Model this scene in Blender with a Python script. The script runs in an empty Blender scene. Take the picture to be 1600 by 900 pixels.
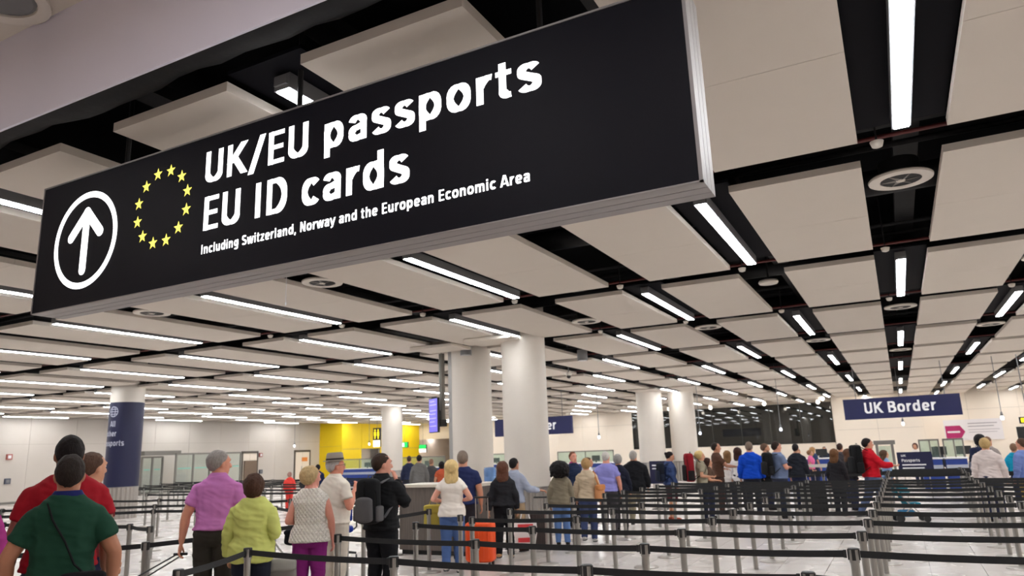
import bpy, bmesh, math, random
from mathutils import Vector, Matrix, noise
random.seed(7)
SC = bpy.context.scene
COL = SC.collection
R = math.radians

# ------------------------------------------------------------------ camera, world, exposure
HC = 1.72                      # eye height
H = 2.634                      # ceiling panels above the eye
CZ = HC + H                    # underside of the ceiling panels
FPX = 1130.7
YAW, PIT, ROL = R(27.28), R(12.714), R(-2.109)
_F = Vector((-math.sin(YAW)*math.cos(PIT), math.cos(YAW)*math.cos(PIT), math.sin(PIT)))
_R0 = Vector((math.cos(YAW), math.sin(YAW), 0)); _U0 = _R0.cross(_F)
_RR = math.cos(ROL)*_R0 + math.sin(ROL)*_U0
_UU = -math.sin(ROL)*_R0 + math.cos(ROL)*_U0
cam = bpy.data.cameras.new('camera'); CAM = bpy.data.objects.new('camera', cam); COL.objects.link(CAM)
cam.sensor_width = 36; cam.lens = FPX/1600*36; cam.clip_start = .05; cam.clip_end = 300
CAM.matrix_world = Matrix(((_RR.x, _UU.x, -_F.x, 0), (_RR.y, _UU.y, -_F.y, 0), (_RR.z, _UU.z, -_F.z, HC), (0, 0, 0, 1)))
cam.dof.use_dof = True; cam.dof.focus_distance = 5.0; cam.dof.aperture_fstop = 2.8
SC.camera = CAM
W = bpy.data.worlds.new('world'); SC.world = W; W.use_nodes = True
W.node_tree.nodes['Background'].inputs[0].default_value = (.6, .58, .55, 1)
W.node_tree.nodes['Background'].inputs[1].default_value = .02
SC.view_settings.view_transform = 'Standard'; SC.view_settings.look = 'None'
SC.view_settings.gamma = 1; SC.view_settings.use_curve_mapping = False
SC.view_settings.exposure = 0.40
LAMP = 34.0                     # strength of the ceiling tube diffusers

def ray(px, py): return _RR*((px-800)/FPX) - _UU*((py-450)/FPX) + _F
def at_z(px, py, z):
    d = ray(px, py); t = (z-HC)/d.z; return Vector((d.x*t, d.y*t, z))
def at_y(px, py, Y):
    d = ray(px, py); t = Y/d.y; return Vector((d.x*t, Y, HC+d.z*t))
def at_x(px, py, X):
    d = ray(px, py); t = X/d.x; return Vector((X, d.y*t, HC+d.z*t))
def proj(p):
    q = Vector(p)-Vector((0, 0, HC)); w = q.dot(_F)
    if w <= .05: return None
    return 800+FPX*q.dot(_RR)/w, 450-FPX*q.dot(_UU)/w
def in_view(p, m=0):
    q = proj(p); return q is not None and -m < q[0] < 1600+m and -m < q[1] < 900+m

# ------------------------------------------------------------------ materials
MATS = {}
def srgb(*c): return tuple(((v/255)/12.92 if v/255 <= .04045 else ((v/255+.055)/1.055)**2.4) for v in c)
def mat(name, col, rough=.6, metal=0, noise_s=0, noise_a=.0, bump=0, bump_s=80, emit=0, spec=.5, trans=0, stretch=None, sheen=0, coat=0):
    if name in MATS: return MATS[name]
    m = bpy.data.materials.new(name); m.use_nodes = True; nt = m.node_tree; b = nt.nodes['Principled BSDF']
    c = tuple(col)+(1,)
    b.inputs['Base Color'].default_value = c; b.inputs['Roughness'].default_value = rough
    b.inputs['Metallic'].default_value = metal; b.inputs['Specular IOR Level'].default_value = spec
    if sheen: b.inputs['Sheen Weight'].default_value = sheen
    if coat: b.inputs['Coat Weight'].default_value = coat
    if trans: b.inputs['Transmission Weight'].default_value = trans
    if emit:
        b.inputs['Emission Color'].default_value = c; b.inputs['Emission Strength'].default_value = emit
    if noise_a or bump:
        tc = nt.nodes.new('ShaderNodeTexCoord'); mp = nt.nodes.new('ShaderNodeMapping')
        nt.links.new(tc.outputs['Object'], mp.inputs['Vector'])
        if stretch: mp.inputs['Scale'].default_value = stretch
    if noise_a:
        n = nt.nodes.new('ShaderNodeTexNoise'); n.inputs['Scale'].default_value = noise_s; n.inputs['Detail'].default_value = 5
        nt.links.new(mp.outputs[0], n.inputs['Vector'])
        mx = nt.nodes.new('ShaderNodeMix'); mx.data_type = 'RGBA'
        mx.inputs[6].default_value = tuple(max(0, v*(1-noise_a)) for v in col)+(1,)
        mx.inputs[7].default_value = tuple(min(1, v*(1+noise_a)) for v in col)+(1,)
        nt.links.new(n.outputs['Fac'], mx.inputs[0]); nt.links.new(mx.outputs[2], b.inputs['Base Color'])
    if bump:
        n2 = nt.nodes.new('ShaderNodeTexNoise'); n2.inputs['Scale'].default_value = bump_s; n2.inputs['Detail'].default_value = 3
        nt.links.new(mp.outputs[0], n2.inputs['Vector'])
        bp = nt.nodes.new('ShaderNodeBump'); bp.inputs['Strength'].default_value = bump; bp.inputs['Distance'].default_value = .01
        nt.links.new(n2.outputs['Fac'], bp.inputs['Height']); nt.links.new(bp.outputs[0], b.inputs['Normal'])
    MATS[name] = m; return m
def fab(r, g, b, rough=.85): return mat('fabric_%d_%d_%d' % (r, g, b), srgb(r, g, b), rough, noise_s=9, noise_a=.10, bump=.12, bump_s=420, spec=.18)
def skin(r, g, b): return mat('skin_%d_%d_%d' % (r, g, b), srgb(r, g, b), .5, noise_s=14, noise_a=.08, spec=.35)
def hairm(r, g, b): return mat('hair_%d_%d_%d' % (r, g, b), srgb(r, g, b), .6, noise_s=30, noise_a=.45, bump=.8, bump_s=60, stretch=(3, 3, .5), spec=.15)
def plain(n, r, g, b, rough=.5, **k): return mat(n, srgb(r, g, b), rough, **k)
M_PANEL = mat('ceiling_panel_paint', srgb(223, 214, 203), .75, noise_s=1.5, noise_a=.03, spec=.2)
M_BLACK = mat('void_black', (.004, .004, .005), .9, spec=.1)
M_PLATE = mat('backing_plate', (.003, .003, .0055), .8, spec=.15, noise_s=3, noise_a=.2)
M_WRAP = mat('black_wrap', (.008, .008, .009), .75, noise_s=6, noise_a=.4, bump=.6, bump_s=9)
M_DUCT = mat('plenum_duct', (.008, .008, .009), .7, noise_s=6, noise_a=.3)
M_HOUS = mat('lamp_housing', srgb(120, 120, 122), .45, noise_s=8, noise_a=.05)
M_TUBE = mat('tube_light', (.95, .98, 1), .5, emit=LAMP)
M_WALL = mat('wall_cream', srgb(243, 230, 214), .55, noise_s=1.2, noise_a=.03, spec=.3)
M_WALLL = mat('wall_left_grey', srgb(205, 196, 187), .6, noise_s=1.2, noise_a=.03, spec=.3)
M_GAP = mat('joint_gap', srgb(170, 160, 148), .8, noise_s=5, noise_a=.1)
M_YEL = mat('yellow_panel', srgb(252, 216, 14), .45, noise_s=1.2, noise_a=.05)
M_FASC = mat('bulkhead_paint', srgb(234, 229, 243), .7, noise_s=1, noise_a=.03)
M_COLUMN = mat('column_paint', srgb(226, 218, 208), .5, noise_s=1.4, noise_a=.04)
M_STEEL = mat('brushed_steel', srgb(164, 162, 158), .36, metal=1, noise_s=30, noise_a=.12, stretch=(1, 1, .05))
M_RIB = mat('ribbed_steel', srgb(178, 172, 166), .4, metal=.8, noise_s=10, noise_a=.15, stretch=(1, 1, .1))
M_ALU = mat('sign_aluminium', srgb(160, 156, 155), .45, metal=.4, noise_s=4, noise_a=.06)
M_DARKGAP = mat('frame_groove', (.01, .01, .012), .7, noise_s=5, noise_a=.2)
M_FACE = mat('sign_face', (.0055, .0055, .0105), .5, noise_s=2, noise_a=.12, spec=.18)
M_LETTER = mat('lit_lettering', (1, 1, 1), .5, emit=1.5)
M_STAR = mat('lit_star', srgb(250, 238, 100), .5, emit=1.0)
M_BLUE = mat('sign_blue', srgb(17, 23, 80), .4, noise_s=2, noise_a=.06)
M_BLUEDK = mat('column_blue', srgb(15, 19, 60), .45, noise_s=2, noise_a=.06)
M_WHITE = mat('white_vinyl', srgb(235, 235, 238), .5, noise_s=6, noise_a=.02)
M_WRAPW = mat('wrap_print', srgb(176, 178, 196), .5, noise_s=6, noise_a=.02)
M_BELT = mat('webbing_black', (.012, .012, .013), .8, noise_s=60, noise_a=.3, bump=.3, bump_s=500)
M_PLAS = mat('black_plastic', (.014, .014, .015), .45, noise_s=20, noise_a=.15)
M_RUB = mat('grey_rubber', srgb(70, 70, 72), .7, noise_s=20, noise_a=.1)
M_GLASS = mat('screen_glass', srgb(214, 236, 226), .04, trans=.92, spec=.5)
M_DESK = mat('desk_blue', srgb(30, 60, 140), .5, noise_s=4, noise_a=.1)
M_RED = mat('red_pipe', srgb(84, 20, 18), .5, noise_s=8, noise_a=.1)
M_GROUT = mat('floor_grout', srgb(120, 114, 108), .8, noise_s=8, noise_a=.1)
M_FRAME = mat('frame_grey', srgb(130, 126, 120), .45, metal=.4, noise_s=8, noise_a=.08)
def tile_mat():
    m = mat('floor_tile', srgb(202, 193, 187), .2, noise_s=3.0, noise_a=.05)
    nt = m.node_tree; b = nt.nodes['Principled BSDF']
    g = nt.nodes.new('ShaderNodeNewGeometry'); n = nt.nodes.new('ShaderNodeTexNoise'); n.inputs['Scale'].default_value = .9
    nt.links.new(g.outputs['Position'], n.inputs['Vector'])
    mr = nt.nodes.new('ShaderNodeMapRange'); mr.inputs[3].default_value = .2; mr.inputs[4].default_value = .34
    nt.links.new(n.outputs['Fac'], mr.inputs[0]); nt.links.new(mr.outputs[0], b.inputs['Roughness'])
    return m
M_TILE = tile_mat()
def wood_mat():
    m = bpy.data.materials.new('grey_wood'); m.use_nodes = True; nt = m.node_tree; b = nt.nodes['Principled BSDF']
    tc = nt.nodes.new('ShaderNodeTexCoord'); mp = nt.nodes.new('ShaderNodeMapping'); mp.inputs['Scale'].default_value = (14, 14, .8)
    n = nt.nodes.new('ShaderNodeTexNoise'); n.inputs['Scale'].default_value = 3; n.inputs['Detail'].default_value = 8
    cr = nt.nodes.new('ShaderNodeValToRGB'); cr.color_ramp.elements[0].color = srgb(74, 66, 62)+(1,); cr.color_ramp.elements[1].color = srgb(124, 114, 106)+(1,)
    nt.links.new(tc.outputs['Object'], mp.inputs[0]); nt.links.new(mp.outputs[0], n.inputs['Vector']); nt.links.new(n.outputs['Fac'], cr.inputs[0]); nt.links.new(cr.outputs[0], b.inputs['Base Color'])
    b.inputs['Roughness'].default_value = .5; return m
M_WOOD = wood_mat()
def quilt_mat(r, g, b_):
    m = mat('quilted_white', srgb(r, g, b_), .8, noise_s=9, noise_a=.04, spec=.2); nt = m.node_tree; b = nt.nodes['Principled BSDF']
    tc = nt.nodes.new('ShaderNodeTexCoord'); sp = nt.nodes.new('ShaderNodeSeparateXYZ'); nt.links.new(tc.outputs['Object'], sp.inputs[0])
    hs = []
    for sgn in (1, -1):
        a = nt.nodes.new('ShaderNodeMath'); a.operation = 'MULTIPLY_ADD'; a.inputs[1].default_value = sgn*1.25
        nt.links.new(sp.outputs['X'], a.inputs[0]); nt.links.new(sp.outputs['Z'], a.inputs[2])
        k = nt.nodes.new('ShaderNodeMath'); k.operation = 'MULTIPLY'; k.inputs[1].default_value = 62; nt.links.new(a.outputs[0], k.inputs[0])
        s = nt.nodes.new('ShaderNodeMath'); s.operation = 'SINE'; nt.links.new(k.outputs[0], s.inputs[0])
        ab = nt.nodes.new('ShaderNodeMath'); ab.operation = 'ABSOLUTE'; nt.links.new(s.outputs[0], ab.inputs[0])
        pw = nt.nodes.new('ShaderNodeMath'); pw.operation = 'POWER'; pw.inputs[1].default_value = .5; nt.links.new(ab.outputs[0], pw.inputs[0]); hs.append(pw)
    mu = nt.nodes.new('ShaderNodeMath'); mu.operation = 'MULTIPLY'; nt.links.new(hs[0].outputs[0], mu.inputs[0]); nt.links.new(hs[1].outputs[0], mu.inputs[1])
    bp = nt.nodes.new('ShaderNodeBump'); bp.inputs['Strength'].default_value = 1; bp.inputs['Distance'].default_value = .012
    nt.links.new(mu.outputs[0], bp.inputs['Height']); nt.links.new(bp.outputs[0], b.inputs['Normal']); return m
def plaid_mat():
    return mat('glass_dark', (.012, .014, .014), .03, spec=.8, noise_s=1, noise_a=.2)

# ------------------------------------------------------------------ mesh builder
class MB:
    def __init__(s): s.v = []; s.f = []; s.m = []; s.cur = 0
    def add(s, vs, fs):
        o = len(s.v); s.v += [tuple(v) for v in vs]; s.f += [tuple(i+o for i in f) for f in fs]; s.m += [s.cur]*len(fs)
    def box(s, x0, x1, y0, y1, z0, z1):
        s.add([(x0, y0, z0), (x1, y0, z0), (x1, y1, z0), (x0, y1, z0), (x0, y0, z1), (x1, y0, z1), (x1, y1, z1), (x0, y1, z1)],
              [(0, 3, 2, 1), (4, 5, 6, 7), (0, 1, 5, 4), (1, 2, 6, 5), (2, 3, 7, 6), (3, 0, 4, 7)])
    def rings(s, rs, close=True):
        n = len(rs[0]); vs = [p for r in rs for p in r]; fs = []
        for i in range(len(rs)-1):
            for j in range(n):
                k = (j+1) % n; fs.append((i*n+j, i*n+k, (i+1)*n+k, (i+1)*n+j))
        if close: fs.append(tuple(range(n-1, -1, -1))); fs.append(tuple((len(rs)-1)*n+j for j in range(n)))
        s.add(vs, fs)
    def tube(s, pts, rad, n=10, flat=1.0, side=None):
        pts = [Vector(p) for p in pts]; rad = rad if hasattr(rad, '__len__') else [rad]*len(pts); rs = []; a = None
        for i, p in enumerate(pts):
            d = (pts[min(i+1, len(pts)-1)]-pts[max(i-1, 0)]).normalized()
            if a is None:
                a = Vector(side) if side else (Vector((0, 1, 0)) if abs(d.y) < .8 else Vector((1, 0, 0)))
            a = (a-d*a.dot(d)).normalized(); b = d.cross(a); r = rad[i]
            rs.append([p+a*(math.cos(2*math.pi*j/n)*r)+b*(math.sin(2*math.pi*j/n)*r*flat) for j in range(n)])
        s.rings(rs)
    def bar(s, a, b, w, h, up=(0, 0, 1)):
        a = Vector(a); b = Vector(b); d = (b-a).normalized(); u = Vector(up); sd = d.cross(u).normalized(); u = sd.cross(d)
        rs = [[p+sd*x*w/2+u*y*h/2 for x, y in ((-1, -1), (1, -1), (1, 1), (-1, 1))] for p in (a, b)]; s.rings(rs)
    def lathe(s, prof, c=(0, 0, 0), n=20):
        rs = [[(c[0]+r*math.cos(2*math.pi*j/n), c[1]+r*math.sin(2*math.pi*j/n), c[2]+z) for j in range(n)] for r, z in prof]; s.rings(rs)
    def ball(s, c, rx, ry, rz, n=12, k=8):
        rs = []
        for i in range(k+1):
            t = math.pi*(i+.02)/(k+.04); rs.append([(c[0]+rx*math.sin(t)*math.cos(2*math.pi*j/n), c[1]+ry*math.sin(t)*math.sin(2*math.pi*j/n), c[2]-rz*math.cos(t)) for j in range(n)])
        s.rings(rs)
    def soft(s, cx, cy, z0, z1, w, d, rnd=.06, n=20, p=4, taper=1.0, k=5):
        rs = []; zs = []
        for i in range(k+1):
            t = i/k*math.pi/2; zs.append((z0+rnd*(1-math.sin(t)) if False else z0+rnd*(1-math.cos(t)), 1-rnd/min(w, d)*2*(1-math.sin(t))*.9))
        zz = zs+[(z1-(z-z0), f) for z, f in reversed(zs)]
        for z, f in zz:
            tp = 1+(taper-1)*(z-z0)/(z1-z0)
            rs.append([(cx+w/2*f*tp*se(math.cos(a), p), cy+d/2*f*tp*se(math.sin(a), p), z) for a in (2*math.pi*j/n for j in range(n))])
        s.rings(rs)
    def build(s, name, m, parent=None, smooth=False, loc=None):
        me = bpy.data.meshes.new(name); me.from_pydata(s.v, [], s.f); me.update()
        for q in (m if isinstance(m, (list, tuple)) else [m]): me.materials.append(q)
        if any(s.m): me.polygons.foreach_set('material_index', s.m)
        if smooth:
            me.polygons.foreach_set('use_smooth', [True]*len(me.polygons))
            try: me.set_sharp_from_angle(angle=R(50))
            except Exception: pass
        o = bpy.data.objects.new(name, me); COL.objects.link(o)
        if parent: o.parent = parent
        if loc: o.location = loc
        return o
def se(c, p): return math.copysign(abs(c)**(2/p), c)
def fix_normals(o):
    bm = bmesh.new(); bm.from_mesh(o.data); bmesh.ops.recalc_face_normals(bm, faces=bm.faces); bm.to_mesh(o.data); bm.free(); return o
def tag(o, label=None, cat=None, group=None, kind=None):
    if label: o['label'] = label
    if cat: o['category'] = cat
    if group: o['group'] = group
    if kind: o['kind'] = kind
    return o
def empty(name, loc=(0, 0, 0), rz=0, label=None, cat=None, group=None):
    o = bpy.data.objects.new(name, None); COL.objects.link(o); o.location = loc; o.rotation_euler = (0, 0, rz); o.empty_display_size = .1
    return tag(o, label, cat, group)
def struct(name, mb, m, parent=None, smooth=False):
    o = mb.build(name, m, parent, smooth)
    if not parent: o['kind'] = 'structure'
    return o
def inst(name, me, parent=None, loc=(0, 0, 0), rz=0):
    o = bpy.data.objects.new(name, me); COL.objects.link(o); o.location = loc; o.rotation_euler = (0, 0, rz)
    if parent: o.parent = parent
    return o
ORD = ['first', 'second', 'third', 'fourth', 'fifth', 'sixth', 'seventh', 'eighth', 'ninth', 'tenth', 'eleventh', 'twelfth', 'thirteenth', 'fourteenth', 'fifteenth', 'sixteenth', 'seventeenth', 'eighteenth', 'nineteenth', 'twentieth', 'twenty-first', 'twenty-second', 'twenty-third']

# ------------------------------------------------------------------ lettering drawn with a broad pen
WV, WH, XH = .170, .135, .735
def arc(cx, cy, rx, ry, a0, a1, n=16, p=2.08):
    return [(cx+rx*se(math.cos(R(a0+(a1-a0)*i/n)), p), cy+ry*se(math.sin(R(a0+(a1-a0)*i/n)), p)) for i in range(n+1)]
def glyphs():
    g = {}; x = .15; hb = WH/2; yb = XH/2; ry = XH/2-hb
    g['U'] = ([[(x, 1)]+arc(x+.225, .30, .225, .30-hb, 180, 360)+[(x+.45, 1)]], .75)
    g['K'] = ([[(x, 0), (x, 1)], [(x+.50, 1.0), (x+.03, .40)], [(x+.17, .56), (x+.52, 0)]], .74)
    g['/'] = ([[(.12, -.12), (.50, 1.03)]], .60)
    g['E'] = ([[(x, 0), (x, 1)], [(x, 1-hb), (x+.43, 1-hb)], [(x, .51), (x+.40, .51)], [(x, hb), (x+.44, hb)]], .62)
    g['I'] = ([[(x+.02, 0), (x+.02, 1)]], .36)
    g['D'] = ([[(x, 0), (x, 1)], [(x, 1-hb)]+arc(x+.2, .5, .28, .5-hb, 90, -90)+[(x, hb)]], .76)
    g['B'] = ([[(x, 0), (x, 1)], [(x, 1-hb)]+arc(x+.2, .745, .22, .255-hb, 90, -90)+[(x, .5)], [(x, .52)]+arc(x+.22, .28, .25, .28-hb, 90, -90)+[(x, hb)]], .72)
    g['A'] = ([[(.06, 0), (.33, 1)], [(.66, 0), (.39, 1)], [(.17, .26), (.55, .26)]], .72)
    g['N'] = ([[(x, 0), (x, 1)], [(x+.02, .98), (x+.43, .02)], [(x+.45, 0), (x+.45, 1)]], .75)
    g['S'] = ([arc(x+.19, .735, .20, .265-hb, 25, 250)[:-1]+arc(x+.21, .27, .22, .27-hb, 70, -155)], .70)
    g['P'] = ([[(x, 0), (x, 1)], [(x, 1-hb)]+arc(x+.2, .70, .25, .30-hb, 90, -90)+[(x, .40+hb)]], .68)
    g['o'] = ([arc(x+.19, yb, .21, ry, 0, 360, 24)], .67)
    g['p'] = ([[(x, -.26), (x, XH)], arc(x+.195, yb, .20, ry, 0, 360, 24)], .69)
    g['d'] = ([[(x+.38, 0), (x+.38, 1)], arc(x+.185, yb, .20, ry, 0, 360, 24)], .68)
    g['a'] = ([arc(x+.17, .50, .17, .23-hb, 165, 0)+[(x+.34, 0)], [(x+.34, .43)]+arc(x+.15, .22, .15, .22-hb, 90, 270)+[(x+.34, .12)]], .63)
    g['s'] = ([arc(x+.16, .535, .165, .195-hb, 22, 245)[:-1]+arc(x+.17, .205, .175, .205-hb, 65, -158)], .60)
    g['r'] = ([[(x, 0), (x, XH)], arc(x+.24, .42, .22, .31-hb, 180, 78)], .46)
    g['t'] = ([[(.19, .93)]+arc(.35, .22, .16, .22-hb, 180, 280), [(.03, .66), (.40, .66)]], .44)
    g['c'] = ([arc(x+.19, yb, .20, ry, 42, 318, 20)], .60)
    g['e'] = ([[(x, .355), (x+.40, .355)], arc(x+.19, yb, .20, ry, 0, 318, 20)], .65)
    g['n'] = ([[(x, 0), (x, XH)], arc(x+.18, .44, .18, .29-hb, 180, 0)+[(x+.36, 0)]], .66)
    g['m'] = ([[(x, 0), (x, XH)], arc(x+.165, .46, .165, .27-hb, 180, 0)+[(x+.33, 0)], arc(x+.495, .46, .165, .27-hb, 180, 0)+[(x+.66, 0)]], .96)
    g['h'] = ([[(x, 0), (x, 1)], arc(x+.18, .44, .18, .29-hb, 180, 0)+[(x+.36, 0)]], .66)
    g['u'] = ([[(x, XH)]+arc(x+.18, .29, .18, .29-hb, 180, 360), [(x+.36, 0), (x+.36, XH)]], .66)
    g['l'] = ([[(x, 0), (x, 1)]], .30)
    g['i'] = ([[(x, 0), (x, XH)], [(x, .83), (x, 1)]], .30)
    g['g'] = ([arc(x+.185, .40, .19, .33-hb, 0, 360, 24), [(x+.37, XH)]+arc(x+.19, -.06, .18, .20-hb, 0, -155)], .67)
    g['w'] = ([[(.06, XH), (.22, 0)], [(.40, XH), (.24, 0)], [(.42, XH), (.58, 0)], [(.76, XH), (.60, 0)]], .82)
    g['y'] = ([[(.06, XH), (.28, .02)], [(.54, XH), (.26, -.14), (.10, -.20)]], .60)
    g['z'] = ([[(.06, XH-hb), (.48, XH-hb)], [(.42, XH-hb), (.12, hb)], [(.05, hb), (.50, hb)]], .54)
    g[','] = ([[(.14, .12), (.14, .0), (.09, -.16)]], .30)
    g[' '] = ([], .30)
    return g
GL = glyphs()
def text_polys(txt):
    x = 0; out = []
    for ch in txt:
        st, adv = GL[ch]
        for path in st:
            n = len(path); L = []; Rr = []
            for i in range(n):
                a = Vector(path[max(i-1, 0)]); b = Vector(path[min(i+1, n-1)]); d = (b-a).normalized() if (b-a).length > 0 else Vector((0, 1))
                if n > 3 and (Vector(path[0])-Vector(path[-1])).length < 1e-4 and i in (0, n-1): d = (Vector(path[1])-Vector(path[n-2])).normalized()
                nx, ny = -d.y, d.x; t = abs(nx)*WV/2+abs(ny)*WH/2
                if abs(nx) > .1 and abs(ny) > .1 and n <= 3: t *= .92
                p = path[i]; L.append((x+p[0]+nx*t, p[1]+ny*t)); Rr.append((x+p[0]-nx*t, p[1]-ny*t))
            if n <= 3 and ch in 'KAN/wyz':       # flat terminals on slanted strokes
                def lev(q, o, y):
                    d = (q[0]-o[0], q[1]-o[1]); k = (y-o[1])/d[1] if abs(d[1]) > 1e-6 else 0; return (o[0]+d[0]*k, y)
                for i0, i1 in ((0, 1), (n-1, n-2)):
                    if abs(path[i0][1]-path[i1][1]) > .3:
                        y = path[i0][1]; L[i0], Rr[i0] = lev(L[i0], L[i1], y), lev(Rr[i0], Rr[i1], y)
            out.append((L, Rr))
        x += adv+.035
    return out, x
def text_mesh(mb, txt, fn, w, h):
    """fn(u, v) -> point; text is stretched to w x h (cap height)."""
    ps, adv = text_polys(txt)
    xs = [p[0] for L, Rr in ps for p in L+Rr]; x0, x1 = min(xs), max(xs)
    for L, Rr in ps:
        n = len(L); vs = [fn((p[0]-x0)/(x1-x0)*w, p[1]*h) for p in L+Rr]
        mb.add(vs, [(i, i+1, n+i+1, n+i) for i in range(n-1)])

# ------------------------------------------------------------------ setting: floor
XL, YF, XR, YB = -40.8, 55.0, 15.0, -7.0
mb = MB(); mb.box(XL-.3, XR+.3, YB-.3, YF+14, -.2, -.012)
FLOOR = struct('floor', mb, M_GROUT)
T = .62; J = .006
tl = MB(); tl.box(J/2, T-J/2, J/2, T-J/2, -.014, 0)
tile0 = tl.build('floor_tile', M_TILE, FLOOR); TME = tile0.data
cells = []
for ix in range(int((XR-XL)/T)):
    for iy in range(int((YF+13-YB)/T)):
        x = XL+ix*T; y = YB+iy*T; cells.append((x, y, math.hypot(x+T/2, y+T/2) if in_view((x+T/2, y+T/2, 0)) else 1e6+abs(x)+abs(y)))
cells.sort(key=lambda c: c[2])
tile0.location = (cells[0][0], cells[0][1], 0)
for c in cells[1:290]: inst('floor_tile', TME, FLOOR, (c[0], c[1], 0))
mb = MB()
for c in cells[290:]: mb.box(c[0]+J/2, c[0]+T-J/2, c[1]+J/2, c[1]+T-J/2, -.014, 0)
tag(mb.build('distant_floor_tiles', M_TILE, FLOOR), kind='stuff')

# ------------------------------------------------------------------ setting: ceiling
PX, SW = .762*H, .27*H                       # strip pitch and dark slot width
def lampx(i): return (.14-.762*i)*H
def row(k): return (1.27+1.64*k)*H, (1.27+1.64*k+1.38)*H
mb = MB(); mb.box(XL-.3, XR+.3, 2.95, YF+6, CZ+1.0, CZ+1.2)
CEIL = struct('ceiling', mb, M_BLACK)
pw = PX-SW; pl = 1.38*H
pm = MB()
for a, b in ((0, pl/2-.003), (pl/2+.003, pl)): pm.box(-pw/2, pw/2, a, b, 0, .075)
pm.box(-pw/2+.03, pw/2-.03, .03, pl-.03, .02, .07)
PME = None; far_panels = MB(); npan = 0; CPOS = []
COLS = [(-9.05*1.075, 15.2*1.075, 1.075), (-7.15*1.075, 14.4*1.075, 1.075)]
for k in range(0, 13):
    for i in range(-7, 21):
        xc = lampx(i)+PX/2; y0, y1 = row(k)
        if xc+pw/2 > XR or xc-pw/2 < XL or y1 > YF: continue
        vis = any(in_view((xc+a*pw/2, y0+(y1-y0)*b, CZ), 30) for a in (-1, 0, 1) for b in (0, .25, .5, .75, 1))
        CPOS.append((0 if vis else 1, math.hypot(xc, y0), xc, y0))
CPOS.sort()
for q, (nv, d, xc, y0) in enumerate(CPOS):
    if q < 295 and not nv:
        if PME is None:
            o = pm.build('ceiling_panel', M_PANEL, CEIL); PME = o.data; o.location = (xc, y0, CZ)
        else: inst('ceiling_panel', PME, CEIL, (xc, y0, CZ))
    else: far_panels.box(xc-pw/2, xc+pw/2, y0, y0+pl, CZ, CZ+.075)
if far_panels.v: tag(far_panels.build('distant_ceiling_panels', M_PANEL, CEIL), kind='stuff')
# plenum: backing plates over the lamps, ducts, sprinkler pipes across the row gaps
bk = MB(); bk.box(-SW*.5, SW*.5, -.69*H, .69*H, .13, .16); BKME = None
pipes = MB()
for k in range(0, 7):
    yp = row(k)[1]+.10*H
    mb = MB(); mb.tube([(XL+1, yp, CZ+.12), (XR-1, yp, CZ+.12)], .022, 8); mb.build('sprinkler_pipe', M_RED, CEIL, True)
    for off in (.55, 1.15, 2.4):
        mb = MB(); mb.tube([(XL+1, yp+off, CZ+.45+.1*(k % 3)), (XR-1, yp+off, CZ+.45+.1*(k % 3))], .035 if off != 2.4 else .16, 10); mb.build('plenum_pipe', M_DUCT, CEIL, True)
for i in range(-2, 8):
    mb = MB(); mb.bar((lampx(i)+.12, 3.2, CZ+.62), (lampx(i)+.12, 30, CZ+.62), .25, .12); mb.build('cable_tray', M_DUCT, CEIL)

# lamps
def slot_name(i):
    if i == 0: return 'slot above the UK Border sign'
    return '%s slot %s of the UK Border slot' % ((ORD[-i-1], 'right') if i < 0 else (ORD[i-1], 'left'))
hm = MB(); hm.box(-.075, .075, -.62*H, .62*H, 0, .12); hm.box(-.06, .06, -.62*H-.02, .62*H+.02, .03, .10)
dm = MB(); dm.box(-.058, .058, -.62*H+.01, .62*H-.01, -.008, .002)
HME = DME = None; cnt = {}
for k in range(0, 13):
    for i in range(-7, 21):
        if (i+k) % 2: continue
        x = lampx(i); y0, y1 = row(k); yc = (y0+y1)/2
        if x > XR-.4 or x < XL+.4 or y1 > YF: continue
        vis = any(in_view((x, yc+a*1.6, CZ), 5) for a in (-1, -.5, 0, .5, 1))
        if vis: cnt[i] = cnt.get(i, 0)+1; lab = 'white tube light, %s from camera, %s' % (ORD[cnt[i]-1], slot_name(i))
        else: lab = 'unseen white tube light, %s row, %s' % (ORD[k], slot_name(i))
        r = empty('ceiling_tube_light', (x, yc, CZ-.005), 0, lab, 'light', 'tube lights in the ceiling slots' if vis else 'tube lights beyond the picture')
        if HME is None:
            HME = hm.build('housing', M_HOUS, r).data; DME = dm.build('diffuser', M_TUBE, r).data; BKME = bk.build('backing_plate', M_PLATE, r).data
        else: inst('housing', HME, r); inst('diffuser', DME, r); inst('backing_plate', BKME, r)

# round vents, flat discs, detectors
def vent(x, y, lab):
    r = empty('round_ceiling_vent', (x, y, CZ+.03), 0, lab, 'vent', 'round vents in the ceiling slots')
    mb = MB(); n = 32; prof = [(.31, 0), (.315, .02), (.30, .035), (.215, .02), (.20, .0), (.22, -.008)]
    rs = [[(a*math.cos(2*math.pi*j/n), a*math.sin(2*math.pi*j/n), z) for j in range(n)] for a, z in prof+prof[:1]]; mb.rings(rs, False); fix_normals(mb.build('rim', M_COLUMN, r, True))
    mb = MB(); mb.lathe([(.19, .0), (.205, .20), (.19, .22)], n=24); mb.build('throat', M_DUCT, r, True)
    for q in range(6):
        a = q*math.pi/3; mb = MB(); mb.bar((.04*math.cos(a), .04*math.sin(a), -.004), (.205*math.cos(a), .205*math.sin(a), .006), .035, .004, (.25*math.sin(a), -.25*math.cos(a), 1)); mb.build('vane', M_FRAME, r)
    mb = MB(); mb.lathe([(.01, -.014), (.045, -.008), (.05, .02), (.02, .03)]); mb.build('hub', M_COLUMN, r, True)
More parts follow.
